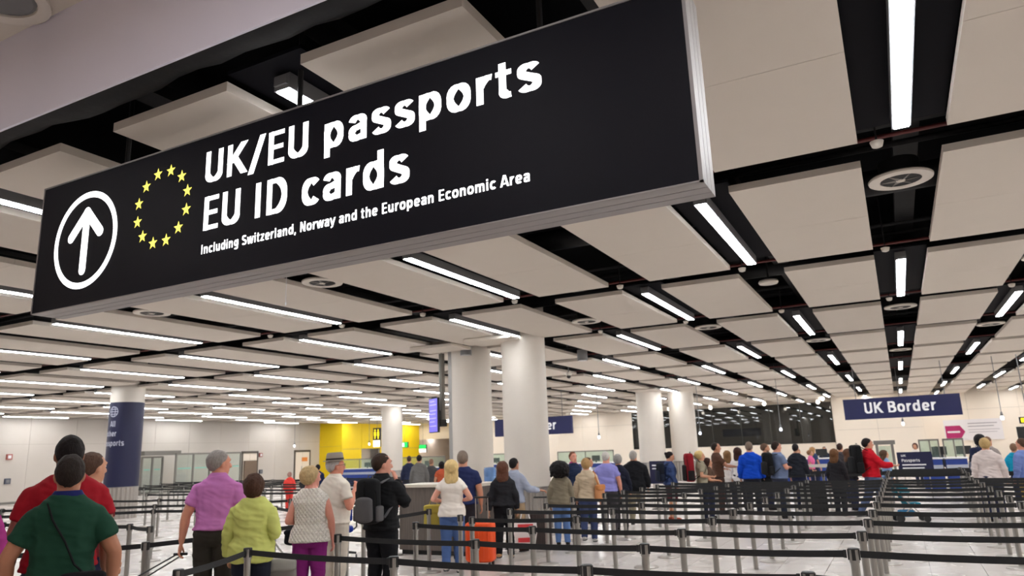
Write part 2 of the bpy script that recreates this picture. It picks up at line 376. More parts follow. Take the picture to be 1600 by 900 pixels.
for i, k, f, d in ((0, 1, .28, 'nearest the camera'), (4, 1, .28, 'by a hanging wire'), (6, 1, .28, 'under the sign'), (0, 3, .30, 'second along its slot'),
                   (3, 2, .92, 'near the twin columns'), (2, 3, .28, 'above the far crowd'), (-1, 2, .6, 'at the right edge'), (-1, 4, .3, 'further off'), (0, 5, .3, 'far down the slot'), (1, 4, .3, 'beyond two lamps')):
    vent(lampx(i), (1.27+1.64*k+f)*H, 'round white ceiling vent %s, %s' % (d, slot_name(i)))
r = empty('ceiling_disc', (lampx(1), 4.83*H, CZ+.02), 0, 'flat white ceiling disc between two tube lights left of the corridor slot', 'vent')
mb = MB(); mb.lathe([(.02, -.03), (.15, -.025), (.165, 0), (.15, .03)], n=24); mb.build('disc', M_COLUMN, r, True)
mb = MB(); mb.tube([(0, 0, .03), (0, 0, .985)], .015, 8); mb.build('stem', M_DUCT, r)
dets = 0
for k in range(0, 3):
    for i in range(-1, 7):
        x = lampx(i)-SW*.28; y = row(k)[1]+.05*H
        if not in_view((x, y, CZ)): continue
        r = empty('smoke_detector', (x, y, CZ+.02), 0, 'small detector dome, %s row gap, %s' % (ORD[k], slot_name(i)), 'detector', 'detector domes in the ceiling')
        mb = MB(); mb.lathe([(.02, -.05), (.045, -.04), (.055, -.01), (.06, .01), (.03, .02)], n=16); mb.build('dome', M_COLUMN, r, True)
        mb = MB(); mb.tube([(0, 0, .02), (0, 0, .985)], .010, 6); mb.build('stem', M_DUCT, r)

# bulkhead and lobby ceiling above the camera
YBK = 2.87
mb = MB(); mb.box(XL, XR, YBK, YBK+.02, CZ, CZ+.90); struct('trim_1', mb, M_FASC)
mb = MB(); mb.box(XL, XR, YB, YBK, CZ+.836, CZ+1.0); LOB = struct('ceiling_lobby', mb, M_PANEL)
mb = MB(); segs = [(XL+1+i*.22, YBK+.24+.010*math.sin(i*1.7), CZ+.30+.02*math.sin(i*.5+1)+.012*math.sin(i*2.3)) for i in range(int((XR-XL-2)/.22))]
mb.tube(segs, [.20+.010*math.sin(i*2.1)+.012*math.sin(i*.77) for i in range(len(segs))], 14); mb.build('duct_wrap', M_WRAP, CEIL, True)
M_DOWN = mat('downlight', (.97, .95, 1), .5, emit=52.0)
def downlight(x, y, lab, lit=True):
    r = empty('round_downlight', (x, y, CZ+.836), 0, lab, 'light', 'round lights of the lobby ceiling')
    mb = MB(); n = 32; rs = [[(a*math.cos(2*math.pi*j/n), a*math.sin(2*math.pi*j/n), z) for j in range(n)] for a, z in ((.34, 0), (.34, -.03), (.30, -.04), (.25, -.02), (.25, 0))]; mb.rings(rs, False); fix_normals(mb.build('rim', M_COLUMN, r, True))
    mb = MB(); mb.lathe([(.22, -.012), (.245, -.005), (.245, 0)], n=24); mb.build('lens', M_DOWN if lit else M_HOUS, r)
p = at_z(-2, -6, CZ+.836)
downlight(p.x, p.y, 'round grey ceiling fitting, unlit, in the top left corner above the bulkhead', False)
for n_, dx in enumerate((2.6, 5.2, -2.6, 7.8, 10.4)): downlight(p.x+dx, p.y-2.2, 'unseen round lobby light above the camera, %s built along the bulkhead' % ORD[n_])  # unseen lobby lights, strength and tint set to brighten the bulkhead

# ------------------------------------------------------------------ setting: walls
def panel_wall(name, axis, c, a0, a1, splits_z, pw, m, sgn, skip=None):
    """a wall of separate panels; axis 'x' = wall at x=c running along y."""
    mb = MB()
    if axis == 'x': mb.box(min(c, c-sgn*.2), max(c, c-sgn*.2), a0, a1, 0, CZ+1)
    else: mb.box(a0, a1, min(c, c-sgn*.2), max(c, c-sgn*.2), 0, CZ+1)
    w = struct(name, mb, M_GAP)
    n = max(1, round((a1-a0)/pw)); s = (a1-a0)/n
    for i in range(n):
        for z0, z1 in zip(splits_z[:-1], splits_z[1:]):
            mb = MB(); g = .006
            if axis == 'x': mb.box(min(c, c+sgn*.03), max(c, c+sgn*.03), a0+i*s+g, a0+(i+1)*s-g, z0+g, z1-g)
            else: mb.box(a0+i*s+g, a0+(i+1)*s-g, min(c, c+sgn*.03), max(c, c+sgn*.03), z0+g, z1-g)
            mb.build('wall_panel', m, w)
    return w
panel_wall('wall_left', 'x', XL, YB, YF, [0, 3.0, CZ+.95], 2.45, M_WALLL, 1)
YW0 = 44.85; XY = XL+2.3
panel_wall('wall_yellow_side', 'y', YW0, XL, XY-.03, [0, 2.6, CZ+.9], 2.3, M_YEL, -1)
mb = MB(); mb.box(XY-.05, XY+.004, YW0-.034, YW0+.05, 0, CZ+.9); struct('trim_2', mb, M_YEL)
# yellow wall with a doorway
YFB = 55.3
yd0, yd1 = at_x(565, 700, XY).y, at_x(594, 700, XY).y
mb = MB(); mb.box(XY-.2, XY-.03, YW0, yd0, 0, CZ+1); mb.box(XY-.2, XY-.03, yd1, YFB, 0, CZ+1); mb.box(XY-.2, XY-.03, yd0, yd1, 2.35, CZ+1)
WY = struct('wall_yellow', mb, M_GAP)
for a, b, z0, z1 in ((YW0, yd0, 0, 2.35), (YW0, yd0, 2.35, CZ+.9), (yd0, yd1, 2.35, CZ+.9), (yd1, (yd1+YFB)/2, 0, 2.35), ((yd1+YFB)/2, YFB, 0, 2.35), (yd1, (yd1+YFB)/2, 2.35, CZ+.9), ((yd1+YFB)/2, YFB, 2.35, CZ+.9)):
    mb = MB(); mb.box(XY-.03, XY, a+.012, b-.012, z0+.012, z1-.012); mb.build('wall_panel', M_YEL, WY)
mb = MB(); mb.box(XY-1.3, XY-1.2, yd0-.2, yd1+.2, 0, 2.6); struct('wall_doorway_back', mb, M_WALL)
# far wall: opening on the left, cream panels, dark window, block and recess on the right
def xf(px, py=680, Y=YF): return at_y(px, py, Y).x
xo0, xo1 = XY, xf(703)
zo = at_y(680, 686, YFB).z
mb = MB(); mb.box(xo0-.1, xo1+2, YFB, YFB+.2, zo, CZ+1); struct('wall_far_header', mb, M_WALL)
mb = MB(); mb.box(xo0-.1, xo1+2, YFB+8, YFB+8.2, 0, CZ); struct('wall_far_lobby', mb, mat('lobby_wall', srgb(200, 190, 170), .6, noise_s=2, noise_a=.05))
mb = MB(); mb.box(xo0-.3, xo0-.1, YFB, YFB+8.2, 0, CZ); mb.box(xo1, xo1+.2, YF+.2, YFB+8.2, 0, CZ+1); struct('wall_far_lobby_side', mb, M_WALL)
mb = MB(); mb.box(xo0-.3, xo1+.2, YFB+.2, YFB+8.2, zo+.4, zo+.5); struct('ceiling_far_lobby', mb, M_PANEL)
r = empty('lobby_ceiling_lamp', (at_y(676, 690, YFB+2).x, YFB+2, zo+.38), 0, 'small round lamp in the low ceiling behind the far opening', 'light')
mb = MB(); mb.lathe([(.1, -.02), (.2, -.015), (.2, .02)]); mb.build('lens', M_DOWN, r)
xw0, xw1 = xf(989), xf(1304)
zt, zb = at_y(1200, 633, YF).z, at_y(1200, 695, YF).z
panel_wall('wall_far', 'y', YF, xo1, xw0, [0, 3.4, CZ+.95], 2.2, M_WALL, -1)
mb = MB(); mb.box(xw0, xw1, YF, YF+.2, 0, zb); mb.box(xw0, xw1, YF, YF+.2, zt, CZ+1); struct('wall_far_window', mb, M_WALL)
M_DGLASS = mat('dark_window_glass', (.05, .05, .045), .02, spec=1, trans=.55)
npn = 7; sw_ = (xw1-xw0)/npn
for i in range(npn):
    w = MB(); a, b = xw0+i*sw_, xw0+(i+1)*sw_
    w.box(a, a+.03, YF-.02, YF+.06, zb, zt); w.box(b-.03, b, YF-.02, YF+.06, zb, zt); w.box(a, b, YF-.02, YF+.06, zb, zb+.04); w.box(a, b, YF-.02, YF+.06, zt-.04, zt)
    wo = struct('window_%d' % (i+1), w, mat('window_frame', srgb(60, 58, 54), .5, metal=.3, noise_s=5, noise_a=.1))
    g = MB(); g.box(a+.03, b-.03, YF+.01, YF+.03, zb+.04, zt-.04); g.build('pane', M_DGLASS, wo)
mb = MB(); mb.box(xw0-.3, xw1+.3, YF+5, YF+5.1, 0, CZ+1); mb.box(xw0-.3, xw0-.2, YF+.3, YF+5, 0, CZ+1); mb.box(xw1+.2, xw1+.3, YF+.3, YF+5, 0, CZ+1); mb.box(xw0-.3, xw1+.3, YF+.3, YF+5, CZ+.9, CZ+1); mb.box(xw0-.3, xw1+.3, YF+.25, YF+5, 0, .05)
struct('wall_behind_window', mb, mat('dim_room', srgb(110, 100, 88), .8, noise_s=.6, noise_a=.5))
YBL = 52.0
xb0, xb1 = xf(1305, 680, YBL), xf(1446, 680, YBL)
panel_wall('wall_block', 'y', YBL, xb0, xb1, [0, 2.3, CZ+.95], 2.2, M_WALL, -1)
mb = MB(); mb.box(xb0, xb0+.2, YBL, YF, 0, CZ+1); mb.box(xb1-.2, xb1, YBL, YF, 0, CZ+1); struct('wall_block_side', mb, M_WALL)
panel_wall('wall_far_right', 'y', YF, xb1-.1, XR, [0, 3.3, CZ+.95], 3.0, M_WALL, -1)
mb = MB(); mb.box(XR, XR+.2, YB, YF, 0, CZ+1); struct('wall_right', mb, M_WALL)
mb = MB(); mb.box(XL, XR, YB-.2, YB, 0, CZ+1); struct('wall_back', mb, M_WALL)
mb = MB(); mb.box(XL+.03, XL+.06, YB, YW0, 0, .12); struct('baseboard_left', mb, M_FRAME)
mb = MB(); mb.box(xo1, xw0, YF-.07, YF-.03, 0, .12); struct('baseboard_far', mb, M_FRAME)

# ------------------------------------------------------------------ columns
def column(x, y, rad, lab, zc0, blue=None, top=CZ+.9, collar=True, skirt=True, ring=False):
    r = empty('round_column', (x, y, 0), 0, lab, 'column')
    if blue:
        mb = MB(); mb.lathe([(rad, blue[1]), (rad, top)], n=40); mb.build('shaft', M_COLUMN, r, True)
        mb = MB(); mb.lathe([(rad+.006, blue[0]), (rad+.006, blue[1])], n=48); mb.build('blue_wrap', M_BLUEDK, r, True)
        zc0 = blue[0]
    else:
        mb = MB(); mb.lathe([(rad-.01, zc0), (rad, zc0+.02), (rad, top)], n=48); mb.build('shaft', M_COLUMN, r, True)
        a = R(200); mb = MB(); mb.box(-.004, .004, -.004, .004, zc0, top); mb.build('shaft_seam', M_GAP, r, loc=(rad*math.cos(a), rad*math.sin(a), 0))
    mb = MB(); n = 96; rs = []
    for z in (0, zc0): rs.append([((rad*.985+.018*(1 if j % 4 < 2 else -1))*math.cos(2*math.pi*j/n), (rad*.985+.018*(1 if j % 4 < 2 else -1))*math.sin(2*math.pi*j/n), z) for j in range(n)])
    mb.rings(rs); mb.build('ribbed_skirt', M_RIB, r)
    if collar:
        mb = MB(); mb.lathe([(rad+.01, zc0-.03), (rad+.012, zc0)], n=48); mb.build('skirt_ring', M_STEEL, r, True)
    return r
C2 = column(-9.05*1.075, 15.2*1.075, .527, 'fat white round column left of its twin, near the wood counter', .92)
C3 = column(-7.15*1.075-.09, 14.45*1.075, .530, 'fat white round column right of its twin, beside the curly-haired woman', .92)
C4 = column(-10.0*1.075-.2, 33.3*1.075, .64, 'far white round column left of the far pair, behind the black jacket man', .95)
C5 = column(-8.85*1.075-.1, 34.3*1.075, .64, 'far white round column right of the far pair, by the red backpack', .95)
C6 = column(-23.0*1.075, 30.6*1.075, .57, 'white round column in front of the yellow wall', .95)
CB = column(-22.0*1.075, 15.2*1.075, .5375, 'round column wrapped in dark blue with white lettering', 1.05, blue=(1.03, 3.84))
# lettering on the blue column
def col_text(parent, txt, rad, ang0, z, h, asp):
    mb = MB(); ps, adv = text_polys(txt); w = adv*h*asp
    text_mesh(mb, txt, lambda u, v: (rad*math.cos(ang0+u/rad), rad*math.sin(ang0+u/rad), z+v), w, h); mb.build('lettering', M_WRAPW, parent)
cbx, cby = CB.location.x, CB.location.y
vdir = math.atan2(-cby, -cbx)               # towards the camera
for txt, z, aw in (('All', 3.02, .66), ('other', 2.70, .66), ('passports', 2.38, .62)):
    ps, adv = text_polys(txt); w = adv*.19*.82
    end = {'All': -.62, 'other': -.50, 'passports': -.02}[txt]
    col_text(CB, txt, .5375+.011, vdir+end-w/.5485, z, .19, .82)
mb = MB(); n = 28
for q in range(5):
    pts = []
    for j in range(n+1):
        a = 2*math.pi*j/n
        if q == 0: u, v = .17*math.cos(a), .17*math.sin(a)
        elif q == 1: u, v = .075*math.cos(a), .17*math.sin(a)
        else:
            v = (-.08, 0, .08)[q-2]; hw = math.sqrt(.17**2-v*v); u = hw*(2*j/n-1)
        pts.append((u, v))
    for (u0, v0), (u1, v1) in zip(pts[:-1], pts[1:]):
        d = Vector((u1-u0, v1-v0)).normalized(); nx, ny = -d.y*.012, d.x*.012; rr = .5375+.011; a0 = vdir-.82
        mb.add([(rr*math.cos(a0+u/rr), rr*math.sin(a0+u/rr), 3.52+v) for u, v in ((u0+nx, v0+ny), (u1+nx, v1+ny), (u1-nx, v1-ny), (u0-nx, v0-ny))], [(0, 1, 2, 3)])
mb.build('globe_emblem', M_WRAPW, CB)
# conduit beside the left twin column and small collar panels under the ceiling at the twins
p = at_y(706, 700, C2.location.y-.35)
mb = MB(); mb.box(-.05, .05, -.04, .04, 0, CZ+.3); mb.build('conduit', mat('conduit_grey', srgb(170, 168, 166), .45, metal=.3, noise_s=4, noise_a=.05), C2, loc=(p.x-C2.location.x, p.y-C2.location.y, 0))
for px, py, lab in ((735, 549, 'left'), (820, 537, 'right')):
    p = at_z(px-35, py, CZ-.08)
    mb = MB(); mb.box(-.62, .62, -.9, 0, -.05, .02); mb.box(-.5, .5, -.7, -.2, .02, .12); mb.build('collar_panel', M_PANEL, CEIL, loc=(p.x, p.y+.1, CZ-.03))
def drum(px, py, lab, z=CZ-.1):
    p = at_z(px, py, z); r = empty('ceiling_drum', (p.x, p.y, z-.1), 0, lab, 'speaker')
    mb = MB(); mb.lathe([(.14, 0), (.145, .01), (.145, .3)], n=28); mb.build('drum', M_HOUS, r, True)
    mb = MB(); mb.lathe([(.10, -.006), (.125, -.004), (.125, .0)], n=24); mb.build('lens', mat('drum_lens', srgb(225, 225, 225), .3, noise_s=20, noise_a=.1), r)
drum(728, 549, 'grey ceiling drum fitting at the top of the left twin column')
drum(832, 538, 'grey ceiling drum fitting at the top of the right twin column')
drum(910, 558, 'grey ceiling drum fitting right of the twin columns')
p = at_z(873, 586, CZ-.15); p.x = min((lampx(i) for i in range(12)), key=lambda q: abs(q-p.x)); r = empty('ceiling_dome_camera', (p.x, p.y, CZ-.22), 0, 'small dome security camera hanging right of the twin columns', 'camera')
mb = MB(); mb.ball((0, 0, 0), .075, .075, .08); mb.build('dome', M_PLAS, r, True)
mb = MB(); mb.lathe([(.09, .02), (.1, .05), (.1, .13), (.03, .14)]); mb.build('housing', M_COLUMN, r, True)
mb = MB(); mb.tube([(0, 0, .14), (0, 0, 1.22)], .02, 8); mb.build('stem', M_HOUS, r)

# ------------------------------------------------------------------ the big hanging sign
YS = 3.44
sx0, sx1 = -1.838*YS, -.2*YS; sz0, sz1 = HC+.367*YS, HC+.692*YS; SD = .262
SG = empty('hanging_direction_sign', ((sx0+sx1)/2, YS, sz0), 0, 'huge dark illuminated sign hanging from the ceiling, reading UK/EU passports', 'sign')
ox, oz = SG.location.x, SG.location.z
def sgl(p): return (p[0]-ox, p[1]-YS, p[2]-oz)
for q in range(3):
    y0 = SD/3*q+.003; y1 = SD/3*(q+1)-.003; t = .035; mb = MB()
    for a in ((sx0, sx1, sz0, sz0+t), (sx0, sx1, sz1-t, sz1), (sx0, sx0+t, sz0+t, sz1-t), (sx1-t, sx1, sz0+t, sz1-t)): mb.box(a[0]-ox, a[1]-ox, y0, y1, a[2]-oz, a[3]-oz)
    mb.build('frame_rail', M_ALU, SG)
mb = MB(); mb.box(sx0+.02-ox, sx1-.02-ox, .012, SD-.012, .02, sz1-.02-oz); mb.build('cabinet', M_DARKGAP, SG)
FI = .016
mb = MB(); mb.box(sx0+.004-ox, sx1-.004-ox, -.008, .01, .004, sz1-.004-oz); mb.build('face_panel', M_FACE, SG)
mb = MB(); e = .012
for a in ((sx0, sx1, sz0, sz0+e*.6), (sx0, sx1, sz1-e, sz1), (sx0, sx0+e, sz0, sz1), (sx1-e*1.6, sx1, sz0, sz1)): mb.box(a[0]-ox, a[1]-ox, -.014, .006, a[2]-oz, a[3]-oz)
mb.build('face_trim', M_ALU, SG)
mb = MB(); mb.box(sx0+.004-ox, sx1-.004-ox, SD-.01, SD+.008, .004, sz1-.004-oz); mb.build('back_panel', M_FACE, SG)
YT = YS-.0105
def sp(px, py): return at_y(px, py, YT)
def sign_line(txt, pl, pt, pr):
    a, t, b = sp(*pl), sp(*pt), sp(*pr); ps, adv = text_polys(txt); xs = [q[0] for L, Rr in ps for q in L+Rr]; f0, f1 = min(xs), max(xs); pos = 0
    for wd in txt.split(' '):
        wp, wadv = text_polys(wd); wx = [q[0] for L, Rr in wp for q in L+Rr]; u0 = (pos+min(wx)-f0)/(f1-f0)*(b.x-a.x); uw = (max(wx)-min(wx))/(f1-f0)*(b.x-a.x); mb = MB()
        text_mesh(mb, wd, lambda u, v: (a.x-ox+u0+u, YT-YS, a.z-oz+v), uw, t.z-a.z); mb.build('lettering', M_LETTER, SG)
        pos += wadv+GL[' '][1]+.035
def baseline_fix(pl, pt, pr): return pl, pt, pr
sign_line('UK/EU passports', (320, 287), (321.5, 239), (846, 121))
sign_line('EU ID cards', (317, 361), (319, 309), (640, 276))
sign_line('Including Switzerland, Norway and the European Economic Area', (314, 397.5), (314.5, 383), (828, 281))
# arrow in a ring
c = sp(132.5, 374.5); rr = (sp(180, 374).x-sp(85, 374).x)/2; mb = MB(); n = 64; th = .125*rr
for j in range(n):
    q = [(rad*math.cos(2*math.pi*jj/n), rad*math.sin(2*math.pi*jj/n)) for jj in (j, j+1) for rad in (rr, rr-th)]
    mb.add([(c.x-ox+u, YT-YS, c.z-oz+v) for u, v in (q[0], q[2], q[3], q[1])], [(0, 1, 2, 3)])
def capsule(mb, a, b, w, n=8):
    a = Vector(a); b = Vector(b); d = (b-a).normalized(); nn = Vector((-d.y, d.x)); pts = []
    for j in range(n+1): t = math.pi*(-.5+j/n); pts.append(b+d*math.cos(t)*w-nn*-math.sin(t)*w)
    for j in range(n+1): t = math.pi*(.5+j/n); pts.append(a+d*math.cos(t)*w-nn*-math.sin(t)*w)
    mb.add([(c.x-ox+p.x, YT-YS, c.z-oz+p.y) for p in pts], [tuple(range(len(pts)))])
mb.build('arrow_ring', M_LETTER, SG)
mb = MB(); hw = rr*.105
capsule(mb, (0, -rr*.62), (0, rr*.55), hw); capsule(mb, (0, rr*.57), (-rr*.46, rr*.10), hw); capsule(mb, (0, rr*.57), (rr*.46, rr*.10), hw); mb.build('arrow', M_LETTER, SG)
c2 = sp(253, 323); r2 = (sp(293, 323).x-sp(212.5, 323).x)/2*.955; rs_ = r2*.185
STM = None
mb = MB(); pts = [(0, 0)]+[(rs_*(1 if j % 2 == 0 else .40)*math.sin(math.pi*j/5), rs_*(1 if j % 2 == 0 else .40)*math.cos(math.pi*j/5)) for j in range(10)]
mb.add([(u, 0, v) for u, v in pts], [(0, 1+j, 1+(j+1) % 10) for j in range(10)])
for q in range(12):
    a = q*math.pi/6+R(15); loc = (c2.x-ox+r2*math.cos(a), YT-YS, c2.z-oz+r2*math.sin(a))
    if STM is None: STM = mb.build('star', M_STAR, SG, loc=loc).data
    else: inst('star', STM, SG, loc)
for x in (sx0+.9, (sx0+sx1)/2, sx1-.9):
    mb = MB(); mb.tube([(x-ox, SD/2, sz1-oz-.01), (x-ox, SD/2, CZ+1.0-oz)], .02, 8); mb.build('hanger_rod', M_DUCT, SG)

# ------------------------------------------------------------------ UK Border signs
def border_sign(YB_, x0, x1, z0, z1, lab, tl=None):
    r = empty('hanging_border_sign', ((x0+x1)/2, YB_, z0), 0, lab, 'sign', 'blue UK Border signs')
    w = x1-x0; h = z1-z0
    mb = MB(); mb.box(-w/2, w/2, 0, .12, 0, h); mb.build('panel', M_BLUE, r)
    mb = MB(); tw = w*.612; th = h*.53; u0 = -w/2+w*.185 if tl is None else tl
    text_mesh(mb, 'UK Border', lambda u, v: (u0+u, -.006, h*.27+v), tw, th); mb.build('lettering', mat('border_letter', (.9, .9, .92), .5, emit=.12), r)
    for x in (-w*.38, w*.38):
        mb = MB(); mb.tube([(x, .06, h), (x, .06, CZ+1-z0)], .012, 8); mb.build('hanger_rod', M_HOUS, r)
    return r
a, b, cc = at_y(1316.5, 625, 30), at_y(1499, 614, 30), at_y(1318, 656.5, 30)
border_sign(30, a.x, b.x, cc.z, (a.z+b.z)/2, 'wide blue hanging sign reading UK Border, over the right-hand lanes', -(b.x-a.x)/2+(b.x-a.x)*.185)
b2 = at_y(893, 649, 30); c3 = at_y(893, 677, 30)
border_sign(30, b2.x-3.9, b2.x, c3.z, b2.z, 'blue UK Border sign mostly hidden by the twin columns, letters er showing', -3.9/2+3.9*.2-.03)

# ------------------------------------------------------------------ monitor on a pole
p = at_y(677, 649, 16.2); q = at_y(690, 640, 16.4)
r = empty('hanging_monitor', (p.x, p.y, p.z), math.atan2(-.5, .87)+math.pi*0, 'upright purple-blue screen hanging on a pole left of the twin columns', 'monitor')
r.rotation_euler = (0, 0, R(-32))
mb = MB(); mb.box(-.27, .27, 0, .06, -.45, .45); mb.build('casing', M_PLAS, r)
mb = MB(); mb.box(-.25, .25, -.004, 0, -.43, .43); mb.build('screen', mat('purple_screen', srgb(92, 84, 200), .3, emit=.9), r)
for k_, (z, w) in enumerate(((.36, .30), (.27, .42), (.12, .40), (.03, .36), (-.08, .40), (-.17, .30), (-.28, .40))):
    mb = MB(); mb.box(-.21, -.21+w, -.006, -.004, z-.012, z+.012); mb.build('screen_line', mat('screen_line', srgb(150, 145, 225), .3, emit=.9), r)
mb = MB(); mb.box(-.12, .12, .06, .16, -.18, .12); mb.box(-.02, .2, .12, .3, -.30, -.12); mb.build('bracket', M_PLAS, r)
rq = Matrix.Rotation(R(32), 3, 'Z') @ (Vector((q.x, q.y, p.z))-Vector((p.x, p.y, p.z)))
mb = MB(); mb.box(rq.x-.03, rq.x+.03, rq.y-.05, rq.y+.05, -.2, CZ+.3-p.z); mb.box(rq.x+.08, rq.x+.12, rq.y-.05, rq.y+.05, -.2, CZ+.3-p.z); mb.box(0, rq.x+.1, .1, rq.y+.02, -.08, -.02); mb.build('pole', M_FRAME, r)

# ------------------------------------------------------------------ counter, chair, cooler
p = at_z(624, 866, 0); q = at_z(748, 871, 0)
r = empty('wood_counter', (p.x, p.y, 0), 0, 'grey wood-grain counter with a pale top, behind the black backpack man', 'counter')
w = q.x-p.x
mb = MB(); mb.box(.03, w-.03, .05, .65, 0, .1); mb.build('plinth', M_PLAS, r)
for i in range(3):
    mb = MB(); mb.box(i*w/3+.004, (i+1)*w/3-.004, 0, .7, .08, 1.15); mb.build('front_panel', M_WOOD, r)
mb = MB(); mb.box(-.03, w+.03, -.04, .75, 1.15, 1.2); mb.build('counter_top', mat('pale_top', srgb(214, 204, 188), .4, noise_s=6, noise_a=.04), r)
p = at_z(556, 868, 0)
r = empty('office_chair', (p.x-.05, p.y-.4, 0), R(40), 'blue fabric office chair on a black star base, behind the backpack man', 'chair')
mb = MB()
for i in range(5):
    a = i*2*math.pi/5; mb.tube([(0, 0, .12), (.3*math.cos(a), .3*math.sin(a), .08)], [.03, .018], 8)
mb.build('star_base', M_PLAS, r, True)
for i in range(5):
    a = i*2*math.pi/5; mb = MB(); mb.tube([(.3*math.cos(a)-.015, .3*math.sin(a), .03), (.3*math.cos(a)+.015, .3*math.sin(a), .03)], .03, 10); mb.build('castor', M_RUB, r, True)
mb = MB(); mb.tube([(0, 0, .1), (0, 0, .45)], [.03, .022], 10); mb.build('gas_lift', M_PLAS, r, True)
mb = MB(); mb.soft(0, 0, .44, .53, .5, .48, .04); mb.build('seat', fab(28, 52, 140), r, True)
mb = MB(); mb.soft(0, -.24, .62, 1.1, .45, .09, .04); mb.build('backrest', fab(28, 52, 140), r, True)
mb = MB(); mb.tube([(0, -.05, .46), (0, -.28, .5), (0, -.29, .8)], .018, 8); mb.build('back_stem', M_PLAS, r, True)
for s in (-1, 1):
    mb = MB(); mb.tube([(s*.25, .02, .47), (s*.3, .02, .52), (s*.3, -.02, .7)], .015, 8); mb.bar((s*.3, -.14, .71), (s*.3, .14, .71), .05, .025); mb.build('armrest', M_PLAS, r)
p = at_z(761, 838, 0)
r = empty('water_cooler', (p.x, p.y+.2, 0), R(20), 'white water cooler with an upturned blue bottle beside the left twin column', 'cooler')
mb = MB(); mb.soft(0, 0, 0, .98, .32, .32, .03); mb.build('cabinet', mat('cooler_white', srgb(226, 226, 226), .4, noise_s=5, noise_a=.02), r, True)
mb = MB(); mb.box(-.11, .11, -.165, -.15, .62, .86); mb.build('tap_recess', M_RUB, r)
for s in (-1, 1):
    mb = MB(); mb.tube([(s*.05, -.15, .80), (s*.05, -.21, .80), (s*.05, -.21, .76)], .013, 8); mb.build('tap', mat('tap_blue', srgb(40, 80, 170), .4, noise_s=9, noise_a=.05), r, True)
mb = MB(); mb.lathe([(.05, .96), (.06, 1.02), (.13, 1.07), (.135, 1.2), (.13, 1.21), (.135, 1.22), (.135, 1.36), (.12, 1.4), (.03, 1.41)], n=24); mb.build('bottle', mat('bottle_blue', srgb(120, 160, 215), .1, trans=.6, noise_s=5, noise_a=.05), r, True)

# ------------------------------------------------------------------ passport desks with glass
def desk(x, y, w, rz, lab, screen=True, h=1.0, monitor=True):
    r = empty('passport_desk', (x, y, 0), rz, lab, 'desk', 'passport desks')
    mb = MB(); mb.box(-w/2, w/2, 0, .7, .08, h); mb.build('body', M_DESK, r)
    mb = MB(); mb.box(-w/2+.05, w/2-.05, .05, .65, 0, .08); mb.build('plinth', M_PLAS, r)
    mb = MB(); mb.box(-w/2-.03, w/2+.03, -.05, .75, h, h+.04); mb.build('worktop', M_WHITE, r)
    mb = MB(); mb.box(-w/2, w/2, -.012, 0, h-.32, h-.18); mb.build('front_band', mat('band_pale', srgb(170, 175, 190), .5, noise_s=5, noise_a=.05), r)
    if screen:
        z0, z1 = h+.04, h+.62
        mb = MB()
        for xx in (-w/2, 0, w/2-.04): mb.box(xx, xx+.04, .3, .34, z0, z1)
        mb.box(-w/2, w/2, .3, .34, z1-.05, z1); mb.build('screen_frame', M_FRAME, r)
        for a_, b_ in ((-w/2+.04, 0), (.04, w/2-.04)):
            mb = MB(); mb.box(a_, b_, .315, .325, z0+.02, z1-.05); mb.build('screen_pane', M_GLASS, r)
    if monitor:
        mb = MB(); mb.box(w*.1, w*.1+.42, .45, .48, h+.12, h+.38); mb.box(w*.1+.18, w*.1+.24, .46, .5, h+.04, h+.2); mb.build('monitor', M_PLAS, r)
for px, Y, wd, lab, scr in ((556, 36, 3.0, 'blue passport desk with glass screen in front of the yellow doorway', True), (648, 34, 3.6, 'blue passport desk with glass screen behind the grey-jacketed traveller', True),
                       (912, 34, 3.0, 'blue passport desk with glass screen beneath the lettering er sign', True), (1268, 31, 2.0, 'blue passport desk near the pink-clothed child', False), (1459, 27, .58, 'blue passport desk left of the pair under the white notice board', True), (1498, 27, .58, 'blue passport desk right of the pair under the white notice board', True), (760, 38, 2.4, 'blue passport desk behind the gap of the twin columns', True)):
    g = at_z(px, 690, HC-.01) if False else None
    d = ray(px, 740); x = d.x/d.y*Y; desk(x, Y, wd, 0, lab, scr)
# glass partitions along the left wall
def glass_screen(x0, y0, x1, y1, n, h, lab, z0=.0):
    r = empty('glass_partition', ((x0+x1)/2, (y0+y1)/2, 0), math.atan2(y1-y0, x1-x0), lab, 'partition'); L = math.hypot(x1-x0, y1-y0)
    for i in range(n+1):
        mb = MB(); x = -L/2+L*i/n; mb.box(x-.05, x+.05, -.04, .04, 0, h+.03); mb.build('post', M_FRAME, r)
    mb = MB(); mb.box(-L/2, L/2, -.035, .035, h-.05, h+.05); mb.build('top_rail', M_FRAME, r)
    for i in range(n):
        mb = MB(); mb.box(-L/2+L*i/n+.06, -L/2+L*(i+1)/n-.06, -.006, .006, .12, h-.06); mb.build('pane', mat('green_glass', srgb(240, 250, 245), .05, trans=.95, spec=.5), r)
        mb = MB(); mb.box(-L/2+L*i/n+.15, -L/2+L*(i+1)/n-.15, -.009, -.006, 1.40, 1.46); mb.build('safety_stripe', mat('teal_stripe', srgb(130, 205, 190), .4, noise_s=8, noise_a=.05), r)
XP = XL+2.2
ya, yb_ = at_x(275, 720, XP).y, at_x(376, 720, XP).y
glass_screen(XP, ya, XP, yb_, 4, 2.28, 'green glass partition of four panes in steel frames along the left wall')
ya2 = at_x(222, 720, XP-.9).y; yb2 = at_x(254, 720, XP-.9).y
glass_screen(XP-.9, ya2, XP-.9, yb2, 2, 2.15, 'green glass doors under a grey header beside the blue column')
